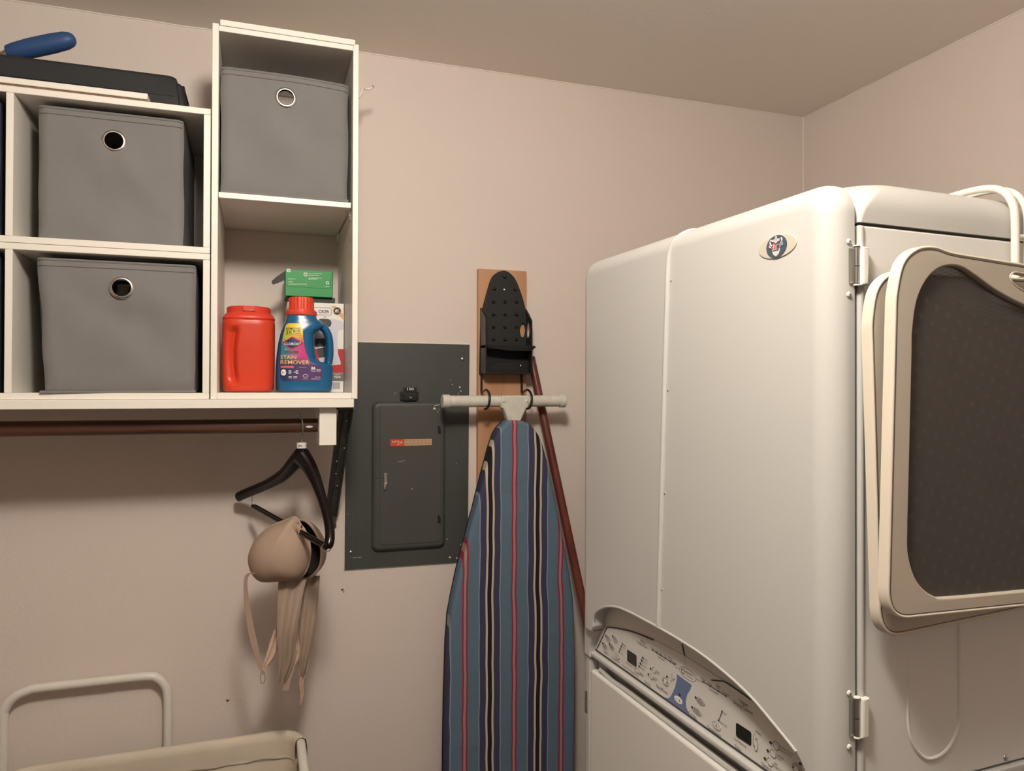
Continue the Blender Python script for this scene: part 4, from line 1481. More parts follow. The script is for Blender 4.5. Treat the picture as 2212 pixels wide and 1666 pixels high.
g = Geo()
RT = 0.044
lv = [(1.8058, 0.0, 0.004), (1.812, 0.0, 0.006), (ZC - RT, 0.0, 0.012)]
lv += [(ZC - RT + RT * sin(t), RT * (1 - cos(t)), 0.012 + 0.040 * sin(t)) for t in [pi / 2 * i / 9 for i in range(1, 10)]]
for (z, ins, rc) in lv:
    g.v += [Vector((x, y, z)) for x, y in rrect(0.012 + ins, -0.0015 + ins, 0.74 - ins, W - ins, rc, 8)]
n = 36
for i in range(len(lv) - 1):
    for j in range(n):
        g.f.append((i * n + j, i * n + (j + 1) % n, (i + 1) * n + (j + 1) % n, (i + 1) * n + j))
g.f.append(tuple(range(n)))
g.f.append(tuple(range((len(lv) - 1) * n, len(lv) * n)))
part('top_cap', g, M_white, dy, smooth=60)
part('rolled_edge', Geo().tube([(0.0155, 0.0012, 1.128), (0.0155, 0.0012, 1.800)], 0.0045, 10), M_white, dy)
# upper door
arc = [(0.0415, 1.152), (0.055, 1.1665), (0.088, 1.181), (0.14, 1.2014), (0.20, 1.2143), (0.265, 1.222), (0.359, 1.2245), (0.469, 1.2226), (0.519, 1.2145), (0.554, 1.202), (0.578, 1.186), (0.586, 1.170), (0.586, 1.158)]
RC = 0.040
outl = [(0.0, 1.147), (0.036, 1.147)] + cat2(arc, 4) + [(0.592, 1.149), (0.602, 1.147), (W, 1.147)]
outl += [(W, z) for z in (1.25, 1.4, 1.6, 1.75)]
outl += [(W - RC + RC * cos(t), ZT - RC + RC * sin(t)) for t in [pi / 2 * i / 8 for i in range(9)]]
outl += [(y, ZT) for y in (0.5, 0.4, 0.3, 0.2, 0.1)]
outl += [(RC - RC * sin(t), ZT - RC + RC * cos(t)) for t in [pi / 2 * i / 8 for i in range(9)]]
outl += [(0, z) for z in (1.75, 1.6, 1.4, 1.25)]
keep = lambda q: 1 if (q[1] < 1.24 and -0.61 < q[0] < -0.02) else (2 if q[1] < 1.148 else 0)
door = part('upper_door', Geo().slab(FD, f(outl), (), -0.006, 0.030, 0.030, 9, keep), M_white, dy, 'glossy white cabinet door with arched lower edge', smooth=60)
g = Geo()
st = [(0.3595, 1.2255, 0.031), (0.352, 1.40, 0.031), (0.343, 1.60, 0.031), (0.3335, 1.79, 0.031), (0.3315, 1.818, 0.0305)]
for i in range(1, 8):
    t = pi / 2 * i / 7
    st.append((0.3315 - 0.004 * i, ZT - 0.030 + 0.0285 * sin(t), 0.0292 * cos(t)))
g.tube([FD.p(-y, z, d) for y, z, d in st], 0.0045, 10)
tr = part('door_trim', g, M_white, door)
for (y, z) in ((0.3265, 1.778), (0.3355, 1.606), (0.3440, 1.4425), (0.3520, 1.288)):
    part('screw', Geo().dome(FD, -y, z, 0.0022, 0.0012, 0.030), M_steel, door)
g = Geo()
g.tube([FD.p(-y, z, 0.0295) for y, z in cat2(arc[1:], 4)], 0.0024, 8)
part('arch_lip', g, M_white, door)
# badge
bd = part('badge', Geo().slab(FD, ell(-0.0878, 1.7893, 0.0345, 0.0150, 40), (), 0.029, 0.0315, 0.0012), mat('badge_beige', (0.50, 0.46, 0.39), 0.4), dy, 'oval badge with a small crest')
part('disc', Geo().slab(FD, ell(-0.0878, 1.7893, 0.0185, 0.0142, 32), (), 0.031, 0.0322), mat('badge_blue', (0.055, 0.075, 0.11), 0.4), bd)
g = Geo()
cx, cz = -0.0880, 1.7885
sc = 0.0010
g.flat(FD, [(cx - 7 * sc, cz + 3 * sc), (cx + 7 * sc, cz + 3 * sc), (cx + 7 * sc, cz - 5 * sc), (cx + 5 * sc, cz - 9 * sc), (cx, cz - 12 * sc), (cx - 5 * sc, cz - 9 * sc), (cx - 7 * sc, cz - 5 * sc)], 0.0325)
for s_ in (-1, 1):
    g.tube([FD.p(cx + s_ * x * sc, cz + z * sc, 0.0325) for x, z in ((7, 2), (9.5, 4), (11, 7), (9.5, 10), (7, 9), (6, 7))], 0.0010, 6)
    g.tube([FD.p(cx + s_ * x * sc, cz + z * sc, 0.0325) for x, z in ((8, 0), (11, 1), (12, 3.5))], 0.0008, 6)
for (x, z) in ((0, 10), (-3, 8.5), (3, 8.5), (0, 7), (0, 12)):
    g.disc(FD, cx + x * sc, cz + z * sc, 0.0022, 0.0326, 10)
part('crest', g, mat('crest_silver', (0.55, 0.52, 0.50), 0.45), bd)
g = Geo().flat(FD, [(cx - 6.5 * sc, cz + 5 * sc), (cx - 0.5 * sc, cz + 5 * sc), (cx - 0.5 * sc, cz - 2 * sc), (cx - 6.5 * sc, cz - 2 * sc)], 0.0328)
part('red_quarter', g, mat('crest_red', (0.45, 0.07, 0.07), 0.5), bd)
g = Geo().flat(FD, [(cx + 1.0 * sc, cz + 2.5 * sc), (cx + 6.5 * sc, cz + 2.5 * sc), (cx + 6.5 * sc, cz - 2.5 * sc), (cx + 1.0 * sc, cz - 2.5 * sc)], 0.0328)
g.line(FD, (cx - 6 * sc, cz - 4 * sc), (cx + 5 * sc, cz - 4 * sc), 0.0014, 0.0328)
part('dark_quarter', g, MATS['badge_blue'], bd)
g = Geo().line(FD, (cx - 3.5 * sc, cz + 4 * sc), (cx - 3.5 * sc, cz - 1 * sc), 0.0016, 0.0330)
g.line(FD, (cx - 3.5 * sc, cz - 1 * sc), (cx - 5 * sc, cz - 0.5 * sc), 0.0012, 0.0330)
part('pale_figure', g, MATS['crest_silver'], bd)

# console
part('console_back', Geo().slab(FD, f([(0.004, 1.087), (W - 0.004, 1.087), (W - 0.004, 1.20), (0.58, 1.235), (0.05, 1.235), (0.004, 1.20)]), (), -0.02, 0.004), M_console, dy)
con = part('console_panel', Geo().slab(FD, f([(0.015, 1.099), (0.620, 1.099), (0.6145, 1.1045), (0.5745, 1.1575), (0.566, 1.160), (0.54, 1.1665), (0.48, 1.178), (0.41, 1.1855), (0.33, 1.1885), (0.22, 1.1855), (0.168, 1.1821), (0.0953, 1.1663), (0.0742, 1.1500), (0.03, 1.1100)]), (), 0.0, 0.006, 0.0006, 2), M_console, dy, 'white control panel printed with buttons and labels')
Fp = Frame((-0.0062, 0, 0), (0, -1, 0), (0, 0, 1), (-1, 0, 0))
T = lambda g, s, y0, y1, z, b=0.0, h=None: fit(g, Fp, s, -y0, -y1, z, 0.0002, b, h)
g = Geo()
g.rod2(Fp, cat2(f([(0.6145, 1.1045), (0.594, 1.132), (0.5755, 1.1565), (0.566, 1.160), (0.54, 1.1665), (0.48, 1.178), (0.4148, 1.1847)]), 4), 0.0011, 0.0)
g.rod2(Fp, cat2(f([(0.255, 1.1764), (0.2327, 1.1833), (0.2197, 1.1853), (0.168, 1.1821)]), 4), 0.0009, 0.0)
g.rod2(Fp, cat2(f([(0.168, 1.1821), (0.13, 1.176), (0.0953, 1.1663), (0.0742, 1.1478)]), 4), 0.0004, 0.0)
g.rod2(Frame((-0.0042, 0, 0), (0, -1, 0), (0, 0, 1), (-1, 0, 0)), f([(0.3326, 1.2043), (0.3202, 1.1757)]), 0.0009, 0.001)
g.box((-0.0066, 0.018, 1.0985), (-0.002, 0.622, 1.1012))
part('groove', g, M_gap, con)
bl = [(.3453, 1.1525), (.3453, 1.1438), (.350, 1.13), (.3618, 1.1105), (.3700, 1.104), (.3832, 1.1012), (.309, 1.1012), (.3195, 1.110), (.321, 1.1192), (.317, 1.131), (.3096, 1.1408), (.3050, 1.1500)]
part('blue_field', Geo().flat(Fp, f(bl), 0.0001), M_blueink, con)
# grey buttons and buttons with rings
for (y, z, rx, ry) in ((0.5717, 1.1373, .0100, .0058), (0.5453, 1.1447, .0100, .0058), (0.5842, 1.1190, .0100, .0058), (0.5569, 1.1262, .0100, .0058), (0.2821, 1.1344, .0118, .0052), (0.2905, 1.1155, .0118, .0052), (0.3775, 1.1288, .0092, .0075), (0.0800, 1.1290, .0092, .0075)):
    b_o = part('button', Geo().slab(Fp, ell(-y, z, rx, ry, 24), (), 0.0, 0.0007, 0.0004, 2), M_btn, con)
for (y, z, rx, ry) in ((0.5356, 1.1166, .0092, .0055), (0.4641, 1.1156, .0105, .0048), (0.4113, 1.1348, .0050, .0052), (0.4186, 1.1218, .0050, .0052), (0.3553, 1.1446, .0045, .0048), (0.2423, 1.1141, .0098, .0055), (0.1571, 1.1282, .0052, .0116), (0.1173, 1.1417, .0058, .0055), (0.1230, 1.1287, .0058, .0055), (0.1286, 1.1153, .0058, .0055)):
    b_o = part('button', Geo().slab(Fp, ell(-y, z, rx, ry, 24), (), 0.0, 0.0006, 0.0003, 2), M_console, con)
    part('button_outline', Geo().ring(Fp, -y, z, rx, 0.0007, 0.0008, ry), M_inkgrey, b_o)
b_o = part('button', Geo().slab(Fp, ell(-0.3407, 1.1133, 0.0113, 0.0052, 24), (), 0.0, 0.0007, 0.0003, 2), M_inkwhite, con)
for y in (0.3775, 0.0800):
    part('button', Geo().slab(Fp, ell(-y, 1.1285, 0.0042, 0.0040, 20), (), 0.0005, 0.0012, 0.0003, 2), M_console, con)
# displays
for q in ([(0.4925, 1.1400), (0.4640, 1.1410), (0.4757, 1.1197), (0.5042, 1.1204)], [(0.1945, 1.1375), (0.1630, 1.1378), (0.1714, 1.1187), (0.2022, 1.1190)]):
    pass
part('display', Geo().slab(Fp, rrect(-0.5000, 1.1200, -0.4685, 1.1405, 0.003), (), 0.0, 0.0008, 0.0003, 2), M_lcd, con, 'dark time display')
part('display', Geo().slab(Fp, rrect(-0.1985, 1.1188, -0.1665, 1.1378, 0.003), (), 0.0, 0.0008, 0.0003, 2), M_lcd, con, 'dark time display')
# printed dots, scales and words
g = Geo()
dots = [(0.5790, 1.1405), (0.5525, 1.1480), (0.5915, 1.1222), (0.5645, 1.1295), (0.4211, 1.1344), (0.4282, 1.1219), (0.372, 1.1387), (0.336, 1.1235), (0.2935, 1.1358), (0.3025, 1.1172), (0.1274, 1.1413), (0.1328, 1.1283), (0.1383, 1.1152), (0.0737, 1.139),
        (0.4467, 1.1441), (0.4503, 1.1381), (0.4544, 1.1313), (0.4584, 1.1251)]
for (y, z) in dots:
    g.disc(Fp, -y, z, 0.0026, 0.0010, 14, 0.0018)
for S in ([(0.5172, 1.1456), (0.5217, 1.1392), (0.5261, 1.1327), (0.5299, 1.1264)], [(0.4176, 1.1674), (0.4034, 1.167), (0.3905, 1.1673), (0.3772, 1.1667), (0.3639, 1.1666), (0.3505, 1.166)], [(0.2301, 1.1403), (0.2378, 1.1238)], [(0.2758, 1.1666), (0.2583, 1.1664), (0.2389, 1.1662), (0.2209, 1.1661)]):
    for (y, z) in S:
        g.disc(Fp, -y, z, 0.0018, 0.0004, 12, 0.0013)
    g.line(Fp, (-S[0][0], S[0][1]), (-S[-1][0], S[-1][1]), 0.0011, 0.0003)
for y, z in ((0.3830, 1.1290), (0.0855, 1.1290)):
    g.flat(Fp, [(-y - .0012, z + .0016), (-y + .0016, z), (-y - .0012, z - .0016)], 0.0013)
    g.line(Fp, (-y + 0.0100, z + .0014), (-y + 0.0100, z - .0014), 0.0007, 0.0013)
    g.line(Fp, (-y + 0.0115, z + .0014), (-y + 0.0115, z - .0014), 0.0007, 0.0013)
g.line(Fp, (-0.4530, 1.1150), (-0.4530, 1.1115), 0.0012, 0.0004)
part('black_marks', g, M_ink, con, kind='stuff')
g = Geo()
T(g, 'Cycles', 0.5880, 0.5680, 1.1068)
T(g, 'Temperature', 0.5565, 0.5265, 1.1062)
T(g, 'Time Dry or Sensor Dry', 0.5165, 0.4605, 1.1050)
T(g, 'Time Remaining', 0.5052, 0.4817, 1.1148)
T(g, 'Options', 0.4410, 0.4210, 1.1035)
T(g, 'Start/Pause', 0.4034, 0.3700, 1.1100)
T(g, 'Off', 0.3625, 0.3580, 1.1355)
T(g, 'Lower', 0.4540, 0.4380, 1.1700)
T(g, 'Tumble Dryer', 0.4651, 0.4321, 1.1640)
T(g, 'Cycles', 0.3125, 0.2910, 1.1020)
T(g, 'Temperature', 0.2649, 0.2312, 1.1020)
T(g, 'Time', 0.2008, 0.1872, 1.1020)
T(g, 'Time Remaining', 0.2029, 0.1765, 1.1125)
T(g, 'Adjust', 0.1570, 0.1455, 1.1425)
T(g, 'Options', 0.1458, 0.1250, 1.1035)
T(g, 'Upper', 0.1905, 0.1720, 1.1695)
T(g, 'Drying Cabinet', 0.2036, 0.1622, 1.1628)
for s, y0, y1, z in (('Regular', .5145, .5030, 1.1440), ('Medium', .5190, .5075, 1.1380), ('Low', .5235, .5175, 1.1316), ('Extra Low', .5275, .5135, 1.1248), ('Very Dry', .4440, .4305, 1.1428), ('More Dry', .4475, .4335, 1.1368), ('Normal Dry', .4515, .4350, 1.1300), ('Damp Dry', .4555, .4405, 1.1238),
                     ('Adjust', .4515, .4425, 1.1132), ('Time', .4515, .4450, 1.1105), ('Wrinkle', .4055, .3945, 1.1355), ('Prevent', .4055, .3940, 1.1325), ('Damp Dry', .4128, .3985, 1.1222), ('Signal', .4128, .4035, 1.1192),
                     ('Sensing', .4215, .4110, 1.1695), ('Damp', .4065, .3980, 1.1695), ('Dry', .3925, .3870, 1.1695), ('Cool', .3800, .3735, 1.1720), ('Down', .3800, .3730, 1.1690), ('Wrinkle', .3690, .3580, 1.1720), ('Prevent', .3690, .3580, 1.1690), ('Complete', .3590, .3440, 1.1678), ('Cycle Status', .3985, .3790, 1.1615),
                     ('Drying', .2800, .2690, 1.1695), ('Damp', .2625, .2525, 1.1690), ('Damp', .2430, .2330, 1.1725), ('Dry', .2420, .2350, 1.1695), ('Complete', .2280, .2120, 1.1685), ('Cycle Status', .2600, .2385, 1.1610),
                     ('Low', .2265, .2190, 1.1390), ('Extra Low', .2340, .2180, 1.1225), ('Wrinkle Removal', .1105, .0865, 1.1435), ('Hang Dry Only', .1105, .0890, 1.1395), ('Remove', .1160, .1025, 1.1300), ('Odor', .1160, .1070, 1.1262), ('Add', .1215, .1145, 1.1165), ('Fragrance', .1215, .1055, 1.1130),
                     ('Dry', .2860, .2800, 1.1352), ('Wet Clothes', .2905, .2750, 1.1318), ('Refresh', .2960, .2855, 1.1165), ('Dry Clothes', .2985, .2835, 1.1130),
                     ('Easy', .5745, .5680, 1.1385), ('Care', .5745, .5685, 1.1355), ('Delicate', .5505, .5400, 1.1452), ('Cotton', .5880, .5790, 1.1195), ('Air', .5870, .5815, 1.1165), ('Quick', .5615, .5530, 1.1270), ('Damp', .5610, .5530, 1.1240)):
    T(g, s, y0, y1, z)
    for v in g.v[-1:]:
        pass
T(g, 'A', 0.5375, 0.5340, 1.1148)
T(g, 'V', 0.4705, 0.4675, 1.1150)
T(g, 'A', 0.4605, 0.4575, 1.1132)
T(g, 'A', 0.2445, 0.2405, 1.1122)
T(g, 'A', 0.1572, 0.1535, 1.1315)
T(g, 'V', 0.1610, 0.1575, 1.1205)
T(g, 'A', 0.3470, 0.3440, 1.1120)
T(g, 'B', 0.3375, 0.3345, 1.1115)
for v in g.v:
    v.x -= 0.0008
part('lettering', g, M_ink, con, kind='stuff')
g = Geo().ring(Fp, -0.3155, 1.1635, 0.0225, 0.0006, 0.0004, 0.0085, 36)
g.line(Fp, (-0.350, 1.1625), (-0.338, 1.1628), 0.0005, 0.0004)
g.line(Fp, (-0.293, 1.1645), (-0.275, 1.1650), 0.0005, 0.0004)
q = rrect(-0.332, 1.1605, -0.325, 1.1665, 0.001, 3)
g.rod2(Fp, q, 0.0005, 0.0003, True)
T(g, 'neptune', 0.3230, 0.3030, 1.1640)
T(g, 'drying center', 0.3200, 0.3010, 1.1595)
part('oval_logo', g, M_inkgrey, con, 'small oval line logo')
# surround of the console, scoop and lower dryer
part('console_post', Geo().slab(FD, f([(W, 1.0865), (W, 1.1452), (0.598, 1.1452), (0.622, 1.1115), (0.622, 1.0865)]), (), -0.02, 0.020, 0.004, 4), M_white, dy)
part('console_post', Geo().slab(FD, f([(0.0, 1.0865), (0.022, 1.0865), (0.022, 1.1115), (0.046, 1.1452), (0.0, 1.1452)]), (), -0.02, 0.020, 0.004, 4), M_white, dy)
part('console_ledge', Geo().slab(FD, f([(0.018, 1.0865), (0.626, 1.0865), (0.626, 1.0975), (0.018, 1.0975)]), (), -0.02, 0.016, 0.004, 4), M_white, dy)
part('scoop', Geo().box((0.020, 0.0005, 1.055), (0.05, W - 0.0005, 1.090)), M_white, dy)
part('lower_cabinet', Geo().box((0.004, -0.005, 0.03), (0.74, W + 0.002, 1.0850), 0.004, 3), M_white, dy)
part('lower_top_trim', Geo().box((0.006, -0.007, 1.1120), (0.742, W, 1.1235), 0.002), M_white, dy)
part('lower_side_panel', Geo().box((0.030, -0.0035, 1.083), (0.74, W, 1.1125), 0.001), M_white_brightened, dy)
ld = part('lower_door', Geo().slab(FD, f(rrect(0.012, 0.35, 0.626, 1.0625, 0.008)), (), -0.006, 0.016, 0.006, 4), M_console, dy)
for ya, yb_ in ((0.628, W), (0.0, 0.010)):
    part('lower_frame', Geo().slab(FD, f(rrect(ya, 0.05, yb_, 1.0852, 0.003, 3)), (), -0.010, 0.016, 0.003, 3), M_white, dy)
part('lower_kick_panel', Geo().slab(FD, f(rrect(0.012, 0.06, 0.626, 0.340, 0.008)), (), -0.006, 0.012, 0.006, 4), M_console, dy)
g = Geo()
P = cat2(f([(0.60, 1.069), (0.55, 1.064), (0.50, 1.0665), (0.30, 1.0665), (0.12, 1.0665), (0.08, 1.064), (0.03, 1.069)]), 5)
g.tube([FD.p(a, b, 0.006) for a, b in P], 0.0055, 8)
part('door_lip', g, M_white, ld)
g = Geo()
for k in range(3):
    z0_ = 0.972 + k * 0.0145
    g.cyl(FD.p(-0.640, z0_, 0.0165), FD.p(-0.640, z0_ + 0.0135, 0.0165), 0.0036, 12)
part('hinge', g, M_steel, ld, 'small steel hinge')
for k in range(4):
    part('foot', Geo().lathe([(0.022, 0.0), (0.022, 0.012), (0.010, 0.016), (0.010, 0.034)], ((0.06, 0.68)[k % 2], (0.06, W - 0.06)[k // 2], 0.0), (0, 0, 1), 16), M_blackm, dy)
# hinges of the upper door
for z0_, z1_ in ((1.7305, 1.7755), (1.2040, 1.2495)):
    h = part('hinge', Geo().tube([(0.0055, -0.0035, z0_ + .002), (0.0055, -0.0035, (z0_ + z1_) / 2 - 0.0008)], 0.0030, 12), M_steel, dy, 'steel pin hinge with white cover')
    part('pin', Geo().tube([(0.0055, -0.0035, (z0_ + z1_) / 2 + 0.0002), (0.0055, -0.0035, z1_ - .001)], 0.0030, 12), M_steel, h)
    part('knuckle_plate', Geo().box((-0.004, -0.0022, z0_ + .002), (0.004, -0.0004, z1_ - .002), 0.0005), M_steel, h)
    part('hinge_cover', Geo().slab(Frame((0.0105, 0, 0), (1, 0, 0), (0, 0, 1), (0, -1, 0)), [(-0.002, z0_), (0.0085, z0_), (0.0095, z1_), (-0.002, z1_)], (), 0.0, 0.0095, 0.003, 3), M_whitepl, h)
    for z in (z0_ - 0.0005, z1_ + 0.0002):
        part('cap', Geo().slab(Frame((0.0055, -0.0035, z), (1, 0, 0), (0, 1, 0), (0, 0, 1)), ell(0, 0, 0.0042, 0.0036, 14), (), 0.0, 0.0016, 0.0006, 2), M_whitepl, h)
    for z in (z0_ - 0.0110, z1_ + 0.0060):
        sc_ = part('screw', Geo().dome(Frame((-0.0035, -0.0002, 0), (1, 0, 0), (0, 0, 1), (0, -1, 0)), 0.0, z, 0.0035, 0.0022), M_whitepl, h)
        FF = Frame((-0.0035, -0.0027, 0), (1, 0, 0), (0, 0, 1), (0, -1, 0))
        part('slot', Geo().line(FF, (-0.0014, z), (0.0014, z), 0.0007).line(FF, (0, z - 0.0014), (0, z + 0.0014), 0.0007, 0.00005), M_gap, h)
U = cat2([(0.0896, 1.30), (0.0896, 1.26), (0.0896, 1.2042), (0.098, 1.178), (0.115, 1.160), (0.1323, 1.156), (0.152, 1.161), (0.168, 1.176), (0.1765, 1.20), (0.1765, 1.26), (0.1765, 1.32)], 5)
part('pressed_rib', Geo().tube([FS.p(a, b, 0.0001) for a, b in U], [0.0023 * min(1, i / 12) + 0.0002 for i in range(len(U))], 8), M_white_brightened, dy)
part('screw', Geo().dome(FS, 0.2609, 1.1330, 0.0042, 0.0022, 0.0005), M_steel, dy)
g = Geo().tube([(0.62, 0.20, 1.60), (0.78, 0.20, 1.60)], 0.05, 24)
part('vent_pipe', g, M_steel, dy)

# ------------------------------------------------------------------ mesh drying racks on the side of the cabinet
mm = bpy.data.materials.new('dark_mesh')
mm.use_nodes = True
nt = mm.node_tree
b_ = nt.nodes['Principled BSDF']
b_.inputs['Base Color'].default_value = (0.060, 0.053, 0.048, 1)
b_.inputs['Roughness'].default_value = 0.6
tcn = nt.nodes.new('ShaderNodeTexCoord')
sx_ = nt.nodes.new('ShaderNodeSeparateXYZ')
nt.links.new(tcn.outputs['Object'], sx_.inputs[0])
PER = 0.0016


def strand(o):
    return mth('LESS_THAN', mth('PINGPONG', o, PER / 2), PER / 2 * 0.72)


al = mth('MAXIMUM', strand(sx_.outputs['X']), strand(sx_.outputs['Z']))
nt.links.new(al, b_.inputs['Alpha'])


def rack(label, ly, rot, cx, cz, w=0.262, hh=0.208):
    t = thing('drying_rack', label, 'drying rack', (cx, ly, cz), 'mesh drying racks on the dryer side', 'dryer')
    t.rotation_mode = 'QUATERNION'
    t.rotation_quaternion = (Matrix.Rotation(TH, 4, 'Z') @ Matrix.Rotation(rot, 4, 'Y')).to_quaternion()
    Fr = Frame((cx, ly, cz), (1, 0, 0), (0, 0, 1), (0, -1, 0))
    h = [(-w, -hh + 0.030), (-w, -hh + 0.045), (-w, -hh + 0.08), (-w, -0.05), (-w, 0.06), (-w, hh - 0.085), (-w + 0.001, hh - 0.055), (-w + 0.010, hh - 0.022), (-w + 0.030, hh - 0.005), (-w + 0.056, hh), (-w + 0.085, hh - 0.0035), (-w + 0.14, hh - 0.0045), (0, hh - 0.006)]
    bl_ = [(-w + 0.0022, -hh + 0.018), (-w + 0.0075, -hh + 0.0085), (-w + 0.0165, -hh + 0.0025), (-w + 0.030, -hh), (-w + 0.06, -hh)]
    leftside = [(0, -hh)] + bl_[::-1] + h
    left = cat2(leftside, 5)
    outer = left + [(-x, z) for x, z in left[::-1][1:-1]]
    inn = [(0, -hh + 0.016), (-w + 0.10, -hh + 0.016), (-w + 0.068, -hh + 0.020), (-w + 0.042, -hh + 0.038), (-w + 0.028, -hh + 0.068), (-w + 0.026, -hh + 0.10), (-w + 0.026, -0.06), (-w + 0.026, hh - 0.13), (-w + 0.026, hh - 0.095), (-w + 0.032, hh - 0.060), (-w + 0.048, hh - 0.034), (-w + 0.070, hh - 0.0195), (-w + 0.098, hh - 0.0165), (-w + 0.125, hh - 0.025), (-w + 0.165, hh - 0.041), (-w + 0.215, hh - 0.054), (0, hh - 0.059)]
    il = cat2(inn, 5)
    inner = il + [(-x, z) for x, z in il[::-1][1:-1]]
    hl = [(0, hh - 0.0165), (-0.04, hh - 0.0150), (-0.066, hh - 0.0140), (-0.075, hh - 0.0160), (-0.079, hh - 0.0205), (-0.075, hh - 0.0265), (-0.062, hh - 0.0330), (-0.035, hh - 0.0400), (0, hh - 0.0430)]
    hi_ = cat2(hl, 4)
    hole = hi_ + [(-x, z) for x, z in hi_[::-1][1:-1]]
    part('frame', Geo().slab(Fr, outer, [inner, hole], -0.002, 0.0098, 0.002, 3), M_tan, t, 'greige plastic frame face', smooth=50)
    o2 = ccw(outer, True)
    nn = loop_normals(o2)
    rim_in = [(q[0] + m[0] * 0.0012, q[1] + m[1] * 0.0012) for q, m in zip(o2, nn)]
    rim_out = [(q[0] - m[0] * 0.0030, q[1] - m[1] * 0.0030) for q, m in zip(o2, nn)]
    part('rim', Geo().slab(Fr, rim_out, [rim_in], -0.003, 0.0105, 0.002, 3), M_tanrim, t, 'pale rounded rim', smooth=50)
    g = Geo().tube([Fr.p(q[0] + m[0] * 0.0018, q[1] + m[1] * 0.0018, 0.0097) for q, m in zip(o2, nn)], 0.0004, 6, True)
    part('rim_groove', g, M_gap, t)
    mi = ccw(inner, True)
    nm = loop_normals(mi)
    msh = [(q[0] - m[0] * 0.004, q[1] - m[1] * 0.004) for q, m in zip(mi, nm)]
    part('mesh', Geo().flat(Fr, msh, 0.003), mm, t, 'dark see-through mesh')
    hn_ = loop_normals(ccw(hole, True))
    part('handle_rim', Geo().tube([Fr.p(q[0], q[1], 0.0096) for q in ccw(hole, True)], 0.0011, 6, True), M_tanrim, t)
    return t


rack('front greige mesh drying rack hanging on the dryer side', -0.040, radians(2.0), 0.2720, 1.5550)
rack('rear greige mesh drying rack, tilted behind the front rack', -0.0195, radians(-2.2), 0.2690, 1.5450)
rh = thing('rack_hanger', 'white double wire hanger hooked over the top of the drying cabinet', 'hanger', (0.275, -0.01, 1.72), frame='dryer')
for x, y0_ in ((0.2640, -0.0120), (0.2860, -0.0120)):
    P = [(x, y0_, 1.560), (x, y0_, 1.65), (x, y0_, 1.77), (x, y0_, 1.825), (x, y0_ + 0.003, 1.848), (x, y0_ + 0.014, 1.866), (x, y0_ + 0.034, 1.876), (x, y0_ + 0.07, 1.879), (x, y0_ + 0.13, 1.876), (x, y0_ + 0.20, 1.8715), (x, y0_ + 0.26, 1.8705)]
    part('wire', Geo().tube(catmull(P, 5), 0.0050 if x < 0.27 else 0.0040, 12), M_tube, rh)
part('cross_bar', Geo().tube([(0.266, -0.012, 1.805), (0.287, -0.012, 1.805)], 0.0045, 12), M_tube, rh)
part('foot_bar', Geo().tube([(0.255, -0.0095, 1.560), (0.295, -0.0095, 1.560)], 0.004, 12), M_tube, rh)

# ------------------------------------------------------------------ laundry cart
lc = thing('laundry_cart', 'white tubular laundry cart with a cream canvas bag', 'laundry cart', (-0.19, 1.52, 0.0))
r_ = 0.0095
hp = [(-0.500, 1.79, 0.10), (-0.500, 1.79, 0.60), (-0.4995, 1.79, 0.90), (-0.496, 1.79, 0.940), (-0.480, 1.79, 0.962), (-0.455, 1.79, 0.9725), (-0.435, 1.79, 0.975), (-0.33, 1.79, 0.975), (-0.235, 1.79, 0.9745), (-0.212, 1.79, 0.9690), (-0.196, 1.79, 0.952), (-0.189, 1.79, 0.925), (-0.188, 1.79, 0.85), (-0.188, 1.79, 0.5), (-0.188, 1.79, 0.10)]
hp = [(x * 1.014, 1.815, 1.61 + (z - 1.61) * 1.014 if z > 0.2 else z) for x, y, z in hp]
part('handle', Geo().tube(catmull(hp, 5), r_, 14), M_tube, lc)
x0_, x1_, y0_, y1_, zr = -0.480, 0.090, 1.30, 1.745, 0.822
rim = rrect(x0_, y0_, x1_, y1_, 0.05, 8)
part('rim', Geo().tube([(x, y, zr) for x, y in rim], r_, 14, True), M_tube, lc)
for (x, y) in ((x0_, y0_ + .07), (x1_, y0_ + .07), (x0_, y1_ - .07), (x1_, y1_ - .07)):
    part('leg', Geo().tube([(x, y, zr), (x, y, 0.09)], r_, 12), M_tube, lc)
    c = part('caster', Geo().tube([(x - 0.010, y, 0.028), (x + 0.010, y, 0.028)], 0.028, 18), M_blackm, lc)
    part('fork', Geo().box((x - 0.014, y - 0.008, 0.028), (x + 0.014, y + 0.008, 0.092), 0.002), M_steel, c)
part('base_frame', Geo().tube([(x, y, 0.12) for x, y in rrect(x0_, y0_, x1_, y1_, 0.05, 6)], r_, 10, True), M_tube, lc)
part('handle_brace', Geo().tube([(-0.507, 1.815, 0.30), (-0.1906, 1.815, 0.30)], r_ * 0.8, 10).tube([(-0.45, 1.815, 0.12), (-0.45, 1.745, 0.12)], r_ * 0.7, 10).tube([(-0.24, 1.815, 0.12), (-0.24, 1.745, 0.12)], r_ * 0.7, 10), M_tube, lc)
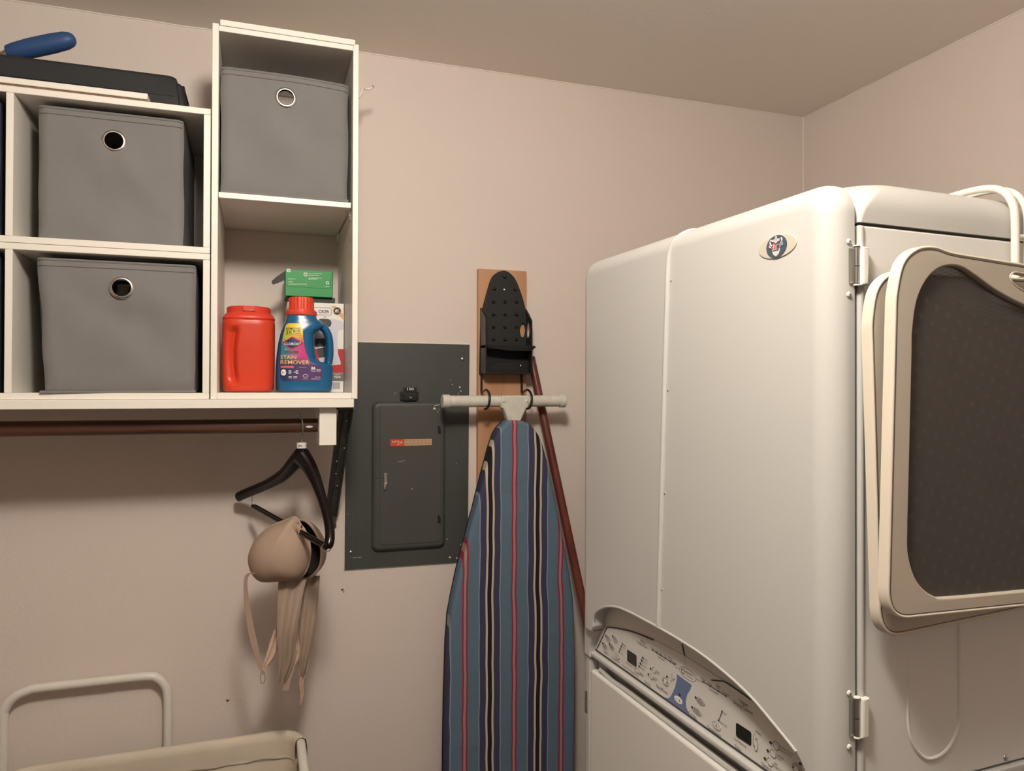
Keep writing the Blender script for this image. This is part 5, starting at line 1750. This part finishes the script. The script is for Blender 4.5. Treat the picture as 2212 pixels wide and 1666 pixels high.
# bag: sleeve wraps the back, left and front rim, leaves the near part of the right rim bare
g = Geo()
path = rrect(x0_, y0_, x1_, y1_, 0.05, 10)
path = ccw(path, True)
k0 = max(range(len(path)), key=lambda i: (path[i][0] > x1_ - 0.0005) * (path[i][1]))
path = path[k0:] + path[:k0]
bag = []
for i in range(len(path)):
    a, b = Vector(path[i]), Vector(path[(i + 1) % len(path)])
    m = max(1, int((b - a).length / 0.012))
    for k in range(m):
        bag.append(a + (b - a) * k / m)
cx_b, cy_b = (x0_ + x1_) / 2, (y0_ + y1_) / 2
prof = [(-0.014, -0.055), (-0.0135, -0.03), (-0.0135, -0.008), (-0.011, 0.006), (-0.004, 0.0118), (0.004, 0.0118), (0.011, 0.006), (0.0130, -0.006), (0.0125, -0.028), (0.012, -0.046)]
n = len(bag) - 20
for i in range(n):
    p = bag[i]
    t = (bag[(i + 1) % len(bag)] - bag[i - 1]).normalized()
    inw = Vector((-t.y, t.x))
    for j, (o, z) in enumerate(prof):
        w = 0.0035 * noise.noise((p.x * 25, p.y * 25, j * 0.6)) * (1 if j in (0, 1, 8, 9) else 0.35)
        g.v.append(Vector((p.x + inw.x * (o + w * .4), p.y + inw.y * (o + w * .4), zr + z + w)))
m = len(prof)
for i in range(n - 1):
    for j in range(m - 1):
        g.f.append((i * m + j, i * m + j + 1, (i + 1) * m + j + 1, (i + 1) * m + j))
part('bag_sleeve', g, M_canvas, lc, smooth=70)
g = Geo()
lev = [0.0, -0.03, -0.08, -0.16, -0.28, -0.42, -0.56]
nb = len(bag)
for k, z in enumerate(lev):
    for i in range(nb):
        p = bag[i]
        t = (bag[(i + 1) % nb] - bag[i - 1]).normalized()
        inw = Vector((-t.y, t.x))
        s = 0.011 + 0.02 * (k / 6) + 0.008 * noise.noise((p.x * 13, p.y * 13, z * 6 + 3)) * min(1, k / 2) + 0.004 * sin((p.x + p.y) * 60) * min(1, k / 2)
        g.v.append(Vector((p.x + inw.x * s, p.y + inw.y * s, zr - 0.030 + z)))
for k in range(len(lev) - 1):
    for i in range(nb):
        g.f.append((k * nb + i, k * nb + (i + 1) % nb, (k + 1) * nb + (i + 1) % nb, (k + 1) * nb + i))
g.f.append(tuple((len(lev) - 1) * nb + i for i in range(nb)))
part('bag', g, M_canvas, lc, 'cream canvas bag', smooth=70)
g = Geo()
P = []
for i in range(n):
    p = bag[i]
    t = (bag[(i + 1) % len(bag)] - bag[i - 1]).normalized()
    inw = Vector((-t.y, t.x))
    P.append(Vector((p.x + inw.x * 0.0138, p.y + inw.y * 0.0138, zr - 0.042 + 0.004 * noise.noise((p.x * 25, p.y * 25, 9 * .6)))))
g.tube(P, 0.0013, 6)
part('seam', g, mat('canvas_seam', (0.30, 0.25, 0.19), 0.9), lc)
